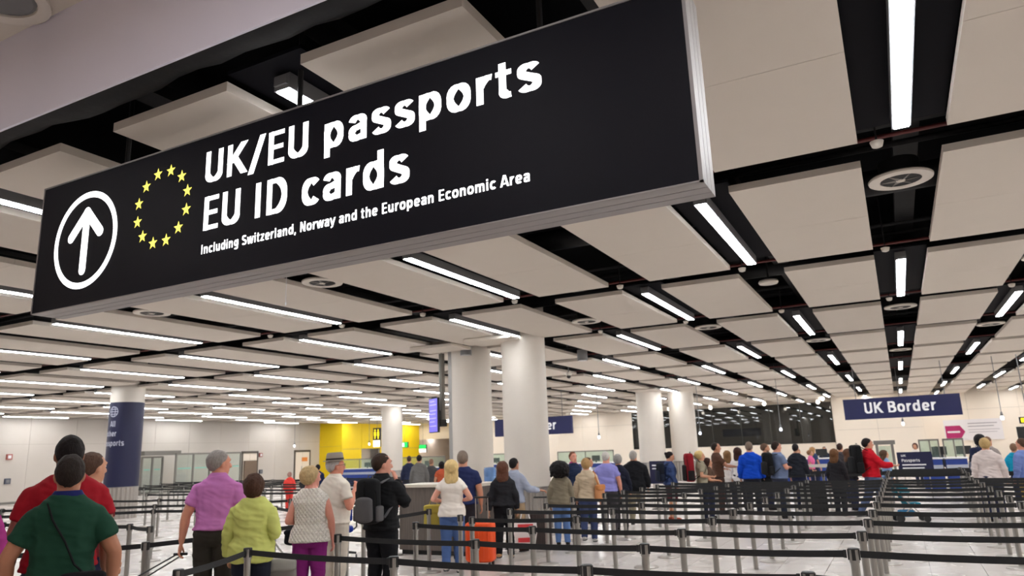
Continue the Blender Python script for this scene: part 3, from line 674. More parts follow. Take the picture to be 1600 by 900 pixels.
mb = MB(); mb.box(XP-.95, XP-.3, ya2-.3, yb2+.8, 2.25, 2.5); tag(mb.build('door_header', M_FRAME, None), 'grey door header box above the glass doors by the blue column', 'header')
def wall_door(n, px0, px1, py, lab):
    y0, y1 = at_x(px0, py, XL+.05).y, at_x(px1, py, XL+.05).y; mb = MB()
    mb.box(XL+.03, XL+.10, y0-.1, y0, 0, 2.35); mb.box(XL+.03, XL+.10, y1, y1+.1, 0, 2.35); mb.box(XL+.03, XL+.10, y0-.1, y1+.1, 2.25, 2.4)
    o = struct('door_%d' % n, mb, mat('door_frame', srgb(86, 78, 70), .5, noise_s=4, noise_a=.1))
    ym = (y0+y1)/2
    for a, b in ((y0, ym-.01), (ym+.01, y1)):
        mb = MB(); mb.box(XL+.035, XL+.07, a, b, 0, 2.25); mb.build('door_leaf', M_WALL, o)
    mb = MB(); mb.tube([(XL+.11, ym-.1, .9), (XL+.11, ym-.1, 1.2)], .02, 8); mb.build('door_handle', M_STEEL, o)
    return o
d1 = wall_door(1, 461, 483, 720, '')
y = at_x(476, 720, XL+.08).y; mb = MB(); mb.box(XL+.07, XL+.075, y-.3, y+.3, 1.55, 1.85); mb.build('door_notice', mat('notice_orange', srgb(230, 140, 70), .5, noise_s=4, noise_a=.1), d1)
wall_door(2, 379, 401, 720, '')
y0 = at_x(391, 730, XL+.2).y
mb = MB(); mb.box(XL+.12, XL+.2, y0-.5, y0+.6, 0, 1.75); tag(mb.build('door_board', mat('brown_board', srgb(120, 100, 84), .6, noise_s=3, noise_a=.1), None), 'tall brown board standing against the left wall door', 'board')
for px, py, n, lab in ((407, 711, 'wall_alarm', 'small red alarm box high beside the left wall door'), (407, 737, 'wall_switch', 'small dark switch box beside the left wall door'), (14, 714, 'wall_alarm', 'small red and white alarm box on the far left wall'), (11, 752, 'wall_switch', 'small blue-grey switch box on the far left wall')):
    p = at_x(px, py, XL+.05); r = empty(n, (XL+.03, p.y, p.z), 0, lab, 'wall box')
    mb = MB(); mb.box(0, .09, -.14, .14, -.14, .14); mb.build('case', mat('box_'+('red' if 'alarm' in n else 'dark'), srgb(*((170, 90, 80) if 'alarm' in n else (70, 74, 90))), .5, noise_s=9, noise_a=.1), r)
    mb = MB(); mb.box(.09, .10, -.08, .08, -.08, .08); mb.build('cover', M_WHITE if 'alarm' in n else M_HOUS, r)

# signs near the yellow wall
def lit_sign(name, px0, py0, px1, py1, Y, lab, rows):
    a, b = at_y(px0, py0, Y), at_y(px1, py1, Y); r = empty(name, ((a.x+b.x)/2, Y, b.z), 0, lab, 'sign'); w = b.x-a.x; h = a.z-b.z
    mb = MB(); mb.box(-w/2, w/2, 0, .12, 0, h); mb.build('case', M_PLAS, r)
    for (z0, z1, c, e, nm) in rows:
        mb = MB(); mb.box(-w/2+.02, w/2-.02, -.008, 0, z0*h, z1*h); mb.build(nm, mat('lit_%d_%d_%d' % c, srgb(*c), .5, emit=e), r)
    mb = MB(); mb.tube([(0, .06, h), (0, .06, CZ+1.0-b.z)], .012, 6); mb.build('hanger_rod', M_HOUS, r)
    return r, w, h
YQ = 44
r, w, h = lit_sign('toilet_sign', 583, 669, 594, 698, YQ, 'black toilet sign with yellow figures over a lit white panel, by the yellow wall', [(0, .34, (255, 246, 214), 1.5, 'lit_panel')])
M_FIG = mat('lit_figure', srgb(250, 220, 20), .5, emit=1.2)
for sx in (-.22, .22):
    mb = MB(); mb.ball((sx*w, -.012, .88*h), .045*h, .01, .045*h, 12, 6)
    mb.add([(sx*w+u*w, -.012, v*h) for u, v in ((-.12, .8), (.12, .8), (.14, .58), (.06, .58), (.06, .42), (-.06, .42), (-.06, .58), (-.14, .58))], [tuple(range(8))]); mb.build('figure', M_FIG, r)
r, w, h = lit_sign('exit_sign', 625, 691, 637, 699, 44, 'green and white lit exit sign hanging in front of the yellow wall', [(.05, .95, (20, 190, 80), 1.2, 'lit_panel'), ])
mb = MB(); mb.box(-w*.3, w*.05, -.012, -.008, .2*h, .8*h); mb.build('pictogram', M_LETTER, r)
r, w, h = lit_sign('exit_sign', 654.5, 695, 666, 707, 50, 'green over white lit sign hanging right of the yellow wall', [(.52, .97, (20, 180, 80), 1.1, 'lit_panel'), (.03, .48, (255, 235, 225), 1.2, 'lit_panel')])
mb = MB(); mb.box(0, w*.35, -.012, -.008, .3*h, .4*h); mb.build('red_mark', mat('red_mark', srgb(200, 50, 40), .5, noise_s=3, noise_a=.05), r)
# the notice board with a magenta arrow, right
YN = YF-.1
a, b = at_y(1473, 657, YN), at_y(1570, 686, YN)
r = empty('notice_board', (a.x, YN, b.z), 0, 'long white notice board with a magenta arrow on the right far wall', 'notice board'); w = b.x-a.x; h = a.z-b.z
mb = MB(); mb.box(0, w, 0, .05, 0, h); mb.build('panel', mat('board_white', srgb(232, 226, 226), .5, noise_s=2, noise_a=.02), r)
mb = MB(); mb.add([(u*w, -.006, v*h) for u, v in ((.02, .12), (.28, .12), (.36, .42), (.28, .72), (.02, .72))], [(0, 1, 2, 3, 4)]); mb.build('arrow', mat('magenta', srgb(176, 30, 100), .5, noise_s=4, noise_a=.04), r)
for z, x0, x1, hh, c in ((.42, .05, .27, .09, 225), (.80, .42, .92, .035, 150), (.66, .42, .86, .035, 150), (.5, .42, .95, .03, 185), (.38, .42, .9, .03, 185)):
    mb = MB(); mb.box(x0*w, x1*w, -.01, -.006, (z-hh/2)*h, (z+hh/2)*h); mb.build('print_line', mat('print_%d' % c, srgb(c, c-8, c-4), .5, noise_s=9, noise_a=.1), r)
# black display and yellow sign at the right edge
p = at_y(1599, 676, 30); r = empty('hanging_display', (p.x, 30, p.z), 0, 'black display below a small yellow sign at the right edge', 'display')
mb = MB(); mb.box(-.17, .5, 0, .08, -.2, .2); mb.build('casing', M_PLAS, r)
mb = MB(); mb.box(-.05, .5, 0, .06, .3, .52); mb.build('yellow_case', M_PLAS, r)
mb = MB(); mb.box(0, .4, -.008, 0, .34, .48); mb.build('lit_panel', M_FIG, r)
mb = MB(); mb.tube([(.2, .04, .2), (.2, .04, CZ+1.0-p.z)], .015, 8); mb.build('pole', M_HOUS, r)

# pendant lights on wires
M_BULB = mat('pendant_bulb', (.8, .86, 1), .4, emit=4)
def pendant(px, py, Y, lab):
    p = at_y(px, py, Y); r = empty('wire_pendant', (p.x, Y, p.z), 0, lab, 'light', 'bulbs hanging on wires')
    mb = MB(); mb.ball((0, 0, 0), .055, .055, .07); mb.build('bulb', M_BULB, r, True)
    mb = MB(); mb.lathe([(.03, .07), (.045, .10), (.03, .2), (.008, .22)], n=12); mb.build('socket', M_HOUS, r, True)
    mb = MB(); mb.tube([(0, 0, .2), (0, 0, CZ+1.0-p.z)], .012, 6); mb.build('wire', M_HOUS, r)
for px, py, Y, lab in ((460, 697, 33, 'small bulb on a wire before the left wall doors'), (577, 694, 36, 'small bulb on a wire before the yellow wall'), (936, 683, 33, 'small bulb on a wire right of the blue er sign'), (1094, 677, 33, 'small bulb on a wire at the left end of the dark window'),
                       (1220, 671, 33, 'small bulb on a wire across the dark window'), (1411, 662, 34, 'small bulb on a wire just below the UK Border sign'), (1566, 653, 30, 'small bulb on a wire above the right-hand crowd')):
    pendant(px, py, Y, lab)
M_SPOT = mat('spot_lens', (1, .93, .8), .4, emit=9)
for px, py, lab in ((1045, 639, 'bright bare spotlight between the far pair of columns'), (1110, 637, 'small bright spotlight left over the dark window'), (1194, 631, 'bright bare spotlight over the middle of the dark window'), (1278, 628, 'lower bright spotlight at the right end of the dark window'), (1285, 623, 'upper bright spotlight at the right end of the dark window')):
    p = at_y(px, py, 50); r = empty('ceiling_spotlight', (p.x, 50, p.z), 0, lab, 'light', 'spotlights over the dark window')
    mb = MB(); mb.ball((0, 0, 0), .11, .11, .12); mb.build('lens', M_SPOT, r, True)
    mb = MB(); mb.lathe([(.11, .1), (.12, .14), (.12, .3), (.03, .32)]); mb.tube([(0, 0, .3), (0, 0, CZ+1.0-p.z)], .02, 6); mb.build('can', M_COLUMN, r, True)
p = at_z(463, 440, CZ-.05)
mb = MB(); mb.tube([(0, 0, 0), (0, 0, 1.42)], .004, 6); mb.ball((0, 0, 0), .012, .012, .03); tag(mb.build('hanging_wire', M_WHITE, None, loc=(p.x, p.y-.2, CZ-.42)), 'thin white wire hanging under the big sign near a tube light', 'wire')

# ------------------------------------------------------------------ belt barriers
PH = .912
b1 = MB(); b1.lathe([(.175, 0), (.175, .008), (.165, .016), (.08, .03), (.036, .036)], n=24); b1.lathe([(.18, -.0), (.18, .006)], n=24)
b2_ = MB(); b2_.lathe([(.0315, .03), (.0315, PH-.10)], n=16)
b3 = MB(); b3.lathe([(.036, PH-.105), (.037, PH-.10), (.037, PH-.008)], n=20)
b4 = MB(); b4.lathe([(.040, PH-.010), (.041, PH-.004), (.036, PH), (.01, PH+.001)], n=20)
for a in range(4):
    t = a*math.pi/2; c_, s_ = math.cos(t), math.sin(t)
    b4.rings([[(c_*x-s_*y, s_*x+c_*y, z) for x, y in ((.030, -.013), (.043, -.013), (.043, .013), (.030, .013))] for z in (PH-.085, PH-.008)])
PM = {}
POSTS = {}
def post(x, y, lab, group='belt barrier posts'):
    key = (round(x, 2), round(y, 2))
    if key in POSTS: return POSTS[key]
    r = empty('belt_barrier_post', (x, y, 0), 0, lab, 'barrier post', group)
    for nm, mb, m in (('base', b1, M_RIB), ('pole', b2_, M_STEEL), ('cassette', b3, M_STEEL), ('cap', b4, M_PLAS)):
        if nm in PM: inst(nm, PM[nm], r)
        else: PM[nm] = mb.build(nm, m, r, True).data
    POSTS[key] = r; return r
def belt(ra, pb, sag=.012):
    a = ra.location; dx, dy = pb[0]-a.x, pb[1]-a.y; L = math.hypot(dx, dy); ux, uy = dx/L, dy/L; n = 6; mb = MB(); rs = []
    for i in range(n+1):
        t = .045+(L-.098)*i/n; s = sag*4*(i/n)*(1-i/n)
        rs.append([(ux*t-uy*e, uy*t+ux*e, z-s) for e, z in ((-.002, PH-.068), (.002, PH-.068), (.002, PH-.018), (-.002, PH-.018))])
    mb.rings(rs); mb.build('belt', M_BELT, ra)
    mb = MB(); mb.bar((ux*(L-.072), uy*(L-.072), PH-.043), (ux*(L-.050), uy*(L-.050), PH-.043), .016, .058); mb.build('belt_clip', M_PLAS, ra)
ROWS = [
    [(-5.66, 5.27), (-3.83, 5.12), (-2.11, 5.10), (-.63, 5.16), (.95, 5.05)],
    [(-5.55, 6.42), (-3.74, 6.29), (-2.06, 6.29), (-.43, 6.32), (1.2, 6.28), (2.85, 6.25)],
    [(-5.44, 7.72), (-3.72, 7.49), (-2.05, 7.46), (-.42, 7.48), (1.2, 7.46), (2.85, 7.44)],
    [(-5.05, 8.42), (-3.68, 8.66), (-2.01, 8.63), (-.41, 8.60), (1.19, 8.58), (2.84, 8.56)],
    [(-5.14, 9.63), (-3.62, 9.77), (-1.99, 9.73), (-.40, 9.70), (1.18, 9.69), (2.83, 9.68)],
    [(-5.05, 10.68), (-3.53, 10.79), (-1.97, 10.76), (-.385, 10.85), (1.18, 10.86), (2.82, 10.86)],
    [(-5.16, 12.0), (-3.49, 11.84), (-1.92, 11.78), (-.38, 11.9), (1.17, 11.88), (2.8, 11.88)],
    [(-4.95, 13.0), (-3.45, 12.92), (-1.9, 12.85), (-.38, 12.95), (1.16, 12.92), (2.79, 12.9)],
    [(-4.89, 13.85), (-3.42, 13.98), (-1.89, 13.93), (-.38, 14.0), (1.15, 14.0), (2.78, 14.0)],
    [(-4.81, 14.75), (-3.33, 14.85), (-1.89, 14.9), (-.38, 15.0), (1.14, 15.1), (2.77, 15.1)],
    [(-4.78, 15.75), (-3.3, 15.8), (-1.88, 15.9), (-.38, 15.95), (1.13, 16.1), (2.76, 16.1)],
    [(-4.7, 16.7), (-3.28, 16.8), (-1.87, 16.9), (-.38, 16.95), (1.12, 17.1), (2.75, 17.1)],
    [(-.38, 19.0), (1.2, 19.1), (2.75, 19.1)],
    [(-3.2, 19.6), (-1.8, 19.8), (-.38, 20.0), (1.2, 20.1), (2.8, 20.1)],
    [(-3.2, 20.8), (-1.8, 21.0), (-.38, 21.1), (1.25, 21.2), (2.9, 21.2)],
    [(-3.2, 22.2), (-1.8, 22.2), (-.38, 22.3), (1.25, 22.3), (2.9, 22.3)]]
for ri, rw in enumerate(ROWS):
    prev = None
    for ci, (x, y) in enumerate(rw):
        lab = 'steel belt barrier post, %s from left, %s lane row from the camera' % (ORD[ci], ORD[ri])
        pp = post(x, y, lab)
        if prev: belt(prev, (x, y))
        prev = pp
for ri in (12,):                     # one cross belt closes a lane at the back
    belt(POSTS[(-.38, 19.0)], (-.38, 20.0))
def lone(x, y, lab): return post(x, y, lab)
e0 = lone(-5.16, 4.11, 'belt barrier post with black top, bottom left, in front of the trolley man'); belt(e0, (-5.66, 5.27))
e1 = lone(-5.40, 8.70, 'steel belt barrier post standing close behind the blonde woman in a white tee'); belt(e1, (-5.05, 8.42), 0) if False else None
e2 = lone(-6.5, 9.57, 'steel belt barrier post in front of the grey wood counter, beside the blonde woman'); belt(e2, (-6.68, 8.25))
e2b = lone(-6.68, 8.25, 'steel belt barrier post hidden behind the black backpack man')
LA = lone(-7.35, 5.42, 'steel belt barrier post between the green polo man and the trolley man'); e5 = lone(-8.55, 4.15, 'steel belt barrier post hidden behind the green polo man'); belt(LA, (-8.55, 4.15))
LJ = lone(-7.1, 8.40, 'steel belt barrier post behind the man in the hat'); LK = lone(-8.24, 11.0, 'steel belt barrier post left of the grey wood counter')
LH = lone(-10.2, 10.1, 'steel belt barrier post behind the lime cardigan woman'); belt(LH, (-7.1, 8.40)); belt(LA, (-7.1, 8.40)); belt(LK, (-10.2, 10.1)) if False else None
LB = lone(-9.13, 6.78, 'steel belt barrier post, nearest of the line left of the trolley man')
LF = lone(-9.86, 7.0, 'steel belt barrier post just right of the green polo shoulder'); LG = lone(-12.8, 6.88, 'steel belt barrier post at the left picture edge'); belt(LF, (-12.8, 6.88)); belt(LB, (-9.86, 7.0))
LC = lone(-12.46, 9.3, 'steel belt barrier post, second of the line left of the trolley man'); LD = lone(-13.9, 10.4, 'steel belt barrier post, third of the line left of the trolley man'); LE = lone(-16.1, 12.15, 'steel belt barrier post, fourth of the line left of the trolley man')
LM = lone(-15.2, 8.0, 'steel belt barrier post left of the green polo man, lower of two'); LN = lone(-17.2, 9.2, 'steel belt barrier post left of the red shirt man, upper of two'); LO = lone(-17.6, 11.9, 'steel belt barrier post in front of the blue column')
belt(LC, (-15.2, 8.0)); belt(LC, (-10.2, 10.1)); belt(LD, (-17.2, 9.2)); belt(LD, (-11.6, 11.9)); LP = lone(-11.6, 11.9, 'steel belt barrier post behind the trolley man'); belt(LE, (-17.6, 11.9)); belt(LE, (-14.4, 12.6)); LQ = lone(-14.4, 12.6, 'steel belt barrier post deep in the left lanes')
belt(LP, (-8.24, 11.0)); belt(LG, (-15.2, 8.0)); belt(LM, (-17.2, 9.2)); belt(LN, (-20.5, 10.0)); LR = lone(-20.5, 10.0, 'steel belt barrier post far left before the wall'); belt(LO, (-20.5, 12.8)); LS = lone(-20.5, 12.8, 'steel belt barrier post left of the blue column foot')
for ri, (Y, x0, n) in enumerate(((14.3, -19.5, 5), (15.8, -20.5, 5), (17.4, -26.0, 8), (18.9, -27.0, 8), (20.4, -28.0, 8), (21.9, -29.0, 8), (23.4, -30.0, 8))):
    prev = None
    for ci in range(n):
        x = x0+1.9*ci
        pp = post(x, Y+.15*ci, 'steel belt post, %s from left, %s row of the distant left lanes' % (ORD[ci], ORD[ri]), 'distant belt barrier posts')
        if prev: belt(prev, (x, Y+.15*ci))
        prev = pp

# ------------------------------------------------------------------ people
PEND = []
def rering(c, rx, ry, n=16, p=2.3): return [(c[0]+rx*se(math.cos(2*math.pi*j/n), p), c[1]+ry*se(math.sin(2*math.pi*j/n), p), c[2]) for j in range(n)]
CL = bpy.data.textures.new('folds', 'CLOUDS'); CL.noise_scale = .10; CL.noise_depth = 3
CL2 = bpy.data.textures.new('hair_folds', 'CLOUDS'); CL2.noise_scale = .035; CL2.noise_depth = 1
def soft_obj(name, mb, m, parent, voxel, smooth=3, disp=0, extra=None, tex=None, crease=0):
    o = mb.build(name, m, parent)
    md = o.modifiers.new('r', 'REMESH'); md.mode = 'VOXEL'; md.voxel_size = voxel; md.use_smooth_shade = True
    if smooth:
        s = o.modifiers.new('s', 'SMOOTH'); s.iterations = smooth; s.factor = .5
    if disp:
        d = o.modifiers.new('d', 'DISPLACE'); d.texture = tex or CL; d.strength = disp; d.mid_level = .5; d.texture_coords = 'LOCAL'
    PEND.append((o, m, extra, crease)); return o
def flush():
    dg = bpy.context.evaluated_depsgraph_get(); dg.update()
    for o, m, extra, crease in PEND:
        me = bpy.data.meshes.new_from_object(o.evaluated_get(dg)); old = o.data
        if crease:
            n = len(me.vertices); sd = random.random()*40; N = [v.normal.copy() for v in me.vertices]
            for v, nn in zip(me.vertices, N):
                c = v.co; q = Vector((c.x*3.2+c.z*2.2+sd, c.y*3.2-c.z*1.4, c.z*7.5+c.x*1.5))
                f = (1-2*abs(noise.noise(q)))*.6+(1-2*abs(noise.noise(q*2.3)))*.4
                v.co = c+nn*(crease*(max(f, -.35)-.15))
        if extra and extra.v:
            bm = bmesh.new(); bm.from_mesh(me); vs = [bm.verts.new(v) for v in extra.v]
            for f in extra.f:
                try: bm.faces.new([vs[i] for i in f])
                except ValueError: pass
            bm.to_mesh(me); bm.free()
        me.name = o.name; me.materials.clear(); me.materials.append(m)
        me.polygons.foreach_set('material_index', [0]*len(me.polygons)); me.polygons.foreach_set('use_smooth', [True]*len(me.polygons))
        o.modifiers.clear(); o.data = me; bpy.data.meshes.remove(old)
    PEND.clear()
def lane_snap(x, y):
    if not (-5.6 < x < 3.2 and 5.0 < y < 22.5): return y
    ys = []
    for rw in ROWS:
        if not rw[0][0]-.35 < x < rw[-1][0]+.35: continue
        for (xa, ya), (xb, yb) in zip(rw[:-1], rw[1:]):
            if xa-.36 <= x <= xb+.36: ys.append(ya+(yb-ya)*min(1, max(0, (x-xa)/(xb-xa)))); break
    ys.sort(); lo = [q for q in ys if q <= y]; hi = [q for q in ys if q > y]
    a = lo[-1] if lo else -99; b = hi[0] if hi else 99
    if b-a < .84: return (a+b)/2
    return min(max(y, a+.42), b-.42)
ARMS = {'down': ((.140, -.012, .640), (.148, .035, .500)), 'out': ((.165, -.015, .645), (.165, .06, .505)), 'bend': ((.140, -.03, .640), (.075, .125, .625)),
        'chin': ((.110, .085, .690), (.030, .115, .835)), 'raise': ((.125, .10, .700), (.085, .20, .830)), 'reach': ((.130, .09, .670), (.120, .225, .655)), 'hold': ((.150, -.035, .640), (.165, -.05, .490)),
        'fold': ((.140, .02, .655), (.03, .12, .66)), 'strap': ((.135, .03, .665), (.075, .10, .775)), 'side': ((.175, .0, .66), (.255, .05, .60)), 'back': ((.14, -.07, .645), (.13, -.10, .51))}
FIGN = 0
def person(px, head_py, foot_py, face, label, top=(200, 200, 200), sleeve='short', legs=(40, 44, 70), hair='short', hc=(50, 38, 30), sk=(205, 150, 120), bw=1.0, fem=0, belly=0, lean=0, hturn=0, nod=0,
           arms=('down', 'down'), jacket=0, shoes=(40, 36, 34), shorts=False, hat=None, glasses=False, collar=None, near=False, stride=0, hem=.52, topmat=None, lscale=1.0, dx=0, dy=0, group=None, skirt=False):
    global FIGN
    FIGN += 1
    g = at_z(px, foot_py, 0); d = math.hypot(g.x, g.y); rv = ray(px, head_py); hl = math.hypot(rv.x, rv.y)
    g = Vector((rv.x/hl*d+dx, rv.y/hl*d+dy, 0)); dx = dy = 0
    for q in range(3):
        yy = lane_snap(g.x, g.y)
        if yy != g.y: g = Vector((g.x*yy/g.y, yy, 0))
    d = math.hypot(g.x, g.y); h = HC+rv.z/hl*d
    if hat: h -= .05
    rz = math.atan2(-g.x, g.y)-R(face)
    root = empty('person', (g.x+dx, g.y+dy, 0), rz, label, 'person', group)
    vx = (.0105 if near else .0145)
    S = lambda p: Vector((p[0]*h, p[1]*h, p[2]*h))
    def T(p):
        p = Vector(p); z = p.z/h
        if z <= .5 or not lean: return p
        t = min(1, (z-.5)/.25); t = t*t*(3-2*t); a = R(-lean)*t; c = Vector((0, 0, .5*h))
        return Matrix.Rotation(a, 3, 'X') @ (p-c)+c
    hp = T(S((0, 0, .86)))
    def HT(p):                       # head: lean, then turn and nod about the neck
        p = Vector(p)-S((0, 0, .86)); m = Matrix.Rotation(R(-lean*.6), 3, 'X') @ Matrix.Rotation(R(-hturn), 3, 'Z') @ Matrix.Rotation(R(-nod), 3, 'X'); return m @ p+hp
    fw, fh = (.90, 1.08) if fem else (1.0, 1.0)
    tor = [(.465, .075, .055, 0), (.495, .094*fh, .066, -.004), (.535, .099*fh, .070, -.006), (.575, .092*fh, .064+belly*.5, belly*.4), (.615, .083*fw, .058+belly, belly*.7), (.665, .088*fw, .062+belly*.8, belly*.5+.004),
           (.715, .097*fw, .067+.006*fem, .004+.003*fem), (.762, .104*fw, .066+.008*fem, .0), (.790, .106*fw, .057, -.004), (.808, .101*fw, .051, -.007), (.825, .079*fw, .045, -.009), (.842, .054, .041, -.009), (.856, .042, .038, -.007), (.870, .036, .036, -.003), (.900, .035, .037, .004)]
    def ring_at(z, rx, ry, yo, e=0):
        return [T(q) for q in rering((0, yo*h, z*h), (rx*bw+e)*h, (ry*bw+e)*h)]
    body = MB(); body.rings([ring_at(*q) for q in tor])
    # limbs
    sh = {}; el = {}; wr = {}
    for s, nm in ((-1, arms[0]), (1, arms[1])):
        E_, W_ = ARMS[nm] if isinstance(nm, str) else nm
        s0 = S((s*.093*fw*bw, -.004, .782)); off = T(s0)-s0; k = (bw-1)*.09*s*h
        sh[s] = T(s0); el[s] = S((s*E_[0]*(fw+1)/2, E_[1], E_[2]))+off+Vector((k, 0, 0)); wr[s] = S((s*W_[0]*(fw+1)/2, W_[1], W_[2]))+off+Vector((k*.8, 0, 0))
    ab = (bw+1)/2
    extra = MB()
    for s in (-1, 1):
        a, e, w = sh[s], el[s], wr[s]; f = .9 if fem else 1
        body.tube([a, a.lerp(e, .35), a.lerp(e, .7), e], [.033*h*ab*f, .034*h*ab*f, .030*h*ab*f, .0265*h*ab*f], 10)
        body.ball(e, .0255*h*ab*f, .0255*h*ab*f, .0255*h*ab*f, 10, 6)
        body.tube([e, e.lerp(w, .3), e.lerp(w, .7), w], [.0255*h*ab*f, .0265*h*ab*f, .020*h*f*ab, .0155*h*f], 10)
        u = (w-e).normalized(); fwd = Vector((0, 1, 0)) if abs(u.y) < .85 else Vector((-s, 0, 0)); v = (fwd-u*fwd.dot(u)).normalized(); nrm = u.cross(v)
        if nrm.x*s > 0: nrm = -nrm
        pe = w+u*.052*h
        body.tube([w-u*.01*h, w+u*.02*h, pe], [.014*h, .021*h, .021*h], 10, .5, v)
        for q in range(4):
            o_ = (.016-.0105*q)*h; ln = (.040, .045, .042, .034)[q]*h; p0 = w+u*.045*h+v*o_; c1 = (u*.85+nrm*.5).normalized(); c2_ = (u*.35+nrm*.94).normalized()
            p1 = p0+u*ln*.35; p2 = p1+c1*ln*.40; p3 = p2+c2_*ln*.35
            extra.tube([p0, p1, p2, p3], [.0056*h, .0054*h, .005*h, .0036*h], 7)
        p0 = w+u*.018*h+v*.015*h; p1 = p0+(v*.8+u*.6+nrm*.2).normalized()*.022*h; p2 = p1+(u*.9+nrm*.45+v*.1).normalized()*.022*h
        extra.tube([p0, p1, p2], [.0075*h, .0065*h, .0045*h], 7)
    kn = {}; an = {}; hip = {}
    for s in (-1, 1):
        st = stride*s
        hip[s] = S((s*.050*bw**.5, 0, .50)); kn[s] = S((s*.054*bw**.5, .012+st*.07, .285)); an[s] = S((s*.056*bw**.5, -.012+st*.15-(.04 if st < 0 else 0), .045+(.03 if st < 0 and stride else 0)))
        a, k, n_ = hip[s], kn[s], an[s]; f = lscale*bw**.6
        body.tube([a, a.lerp(k, .4), a.lerp(k, .8), k], [.056*h*f, .050*h*f, .039*h*f, .036*h*f], 12)
        body.tube([k, k.lerp(n_, .3), k.lerp(n_, .7), n_], [.035*h*f, .036*h*f, .027*h, .021*h], 12)
        body.tube([n_+S((0, -.028, -.018)), n_+S((0, .03, -.022)), n_+S((0, .09, -.030)), n_+S((0, .105, -.032))], [.019*h, .024*h, .02*h, .012*h], 10, .7, (1, 0, 0))
    # head with jaw, nose, brow, ears
    hd = [(.862, .014, .014, .030), (.868, .025, .028, .024), (.882, .035, .041, .016), (.902, .0375, .048, .010), (.925, .041, .054, .006), (.945, .043, .057, .003), (.963, .042, .057, -.001), (.982, .034, .046, -.003), (.994, .021, .027, -.004), (.9985, .008, .01, -.004)]
    hs = 1.06
    hh_ = lambda q: HT((Vector(q)-S((0, 0, .93)))*hs+S((0, -.002, .928)))
    body.rings([[hh_(p) for p in rering((0, yo*h, z*h), rx*h, ry*h, 16, 2.15)] for z, rx, ry, yo in hd])
    body.rings([[hh_(p) for p in rering((0, y_*h, z*h), a_*h, b_*h, 8, 2)] for z, y_, a_, b_ in ((.905, .060, .012, .010), (.913, .066, .0125, .014), (.928, .062, .008, .011), (.945, .056, .006, .007))])
    body.rings([[hh_(p) for p in rering((0, .052*h, z*h), a_*h, .010*h, 10, 2.5)] for z, a_ in ((.946, .028), (.951, .033), (.956, .03))])
    for s in (-1, 1):
        mbx = MB(); mbx.ball((s*.043*h, -.003*h, .926*h), .007*h, .013*h, .019*h, 8, 6)
        body.add([hh_(v) for v in mbx.v], mbx.f)
    m_sk = skin(*sk)
    soft_obj('body', body, m_sk, root, vx, 2, 0, extra)
    # eyes, brows and lips
    if abs(face+hturn) > 35:
        for s in (-1, 1):
            mb = MB(); mb.ball((s*.0175*h, .0505*h, .937*h), .0065*h, .0075*h, .0055*h, 10, 6); mb.v = [hh_(v) for v in mb.v]; mb.build('eye', mat('eye_white', srgb(225, 220, 214), .3, noise_s=9, noise_a=.03), root, True)
            mb = MB(); mb.ball((s*.0175*h, .0562*h, .937*h), .0032*h, .0026*h, .0036*h, 8, 6); mb.v = [hh_(v) for v in mb.v]; mb.build('iris', mat('iris', srgb(50, 40, 34), .2, noise_s=9, noise_a=.1), root, True)
            mb = MB(); mb.tube([hh_((s*.008*h, .060*h, .950*h)), hh_((s*.02*h, .060*h, .953*h)), hh_((s*.031*h, .053*h, .949*h))], .0022*h, 6); mb.build('eyebrow', hairm(*hc), root)
        mb = MB(); mb.ball((0, .0555*h, .8935*h), .015*h, .006*h, .0045*h, 12, 6); mb.v = [hh_(v) for v in mb.v]; mb.build('lips', skin(int(sk[0]*.86), int(sk[1]*.64), int(sk[2]*.64)), root, True)
    # hair
    if hair != 'bald':
        hm_ = hairm(*hc)
        par = {'short': (.34, -.22, -.88, 1.0, 1.0), 'thin': (.72, -.22, -.88, .98, .98), 'bob': (.45, -1.1, -1.1, 1.32, 1.16), 'curly': (.35, -1.2, -1.2, 2.6, 1.6), 'long': (.45, -1.1, -1.1, 1.36, 1.12), 'tied': (.50, -.25, -.95, 1.03, 1.02), 'full': (.40, -.40, -.98, 1.08, 1.05), 'pixie': (.42, -.70, -1.1, 1.24, 1.10)}[hair]
        fr, si, bk_, er, ez = par; mb = MB(); n, k = 28, 18; rs = []
        for i in range(k+1):
            t = math.pi*(i+.05)/(k+.1); rw = []
            for j in range(n):
                a = 2*math.pi*j/n; dx_, dy_, dz_ = math.sin(t)*math.cos(a), math.sin(t)*math.sin(a), -math.cos(t)
                lim = si+(fr-si)*min(1, max(0, dy_-.1)/.55)**.7 if dy_ > 0 else si+(bk_-si)*min(1, -dy_*2.2)
                rr_ = 1.0 if dz_ > lim else .80
                nz = 1+.05*noise.noise(Vector((dx_*5+FIGN*7, dy_*5, dz_*3)))*(1.8 if hair == 'curly' else 1)
                if rr_ < 1: nz = 1
                drop = 1.25 if (dz_ < 0 and hair in ('bob', 'long', 'curly') and rr_ == 1) else 1
                q = Vector((dx_*.048*er, dy_*.064*(er if dy_ < 0 else 1)-.007, .941+dz_*.0625*ez*drop-.93))
                q = Vector((q.x, q.y, q.z))*rr_*nz*h+S((0, 0, .93)); rw.append(HT((q-S((0, 0, .93)))*1.045+S((0, -.002, .93))))
            rs.append(rw)
        mb.rings(rs)
        if hair == 'long':
            mb.rings([[HT(p) for p in rering((0, y_*h, z*h), a_*h, b_*h, 16, 2.4)] for z, y_, a_, b_ in ((.782, -.060, .030, .012), (.80, -.062, .056, .022), (.83, -.056, .067, .030), (.865, -.042, .068, .040), (.90, -.028, .066, .050), (.94, -.015, .058, .05))])
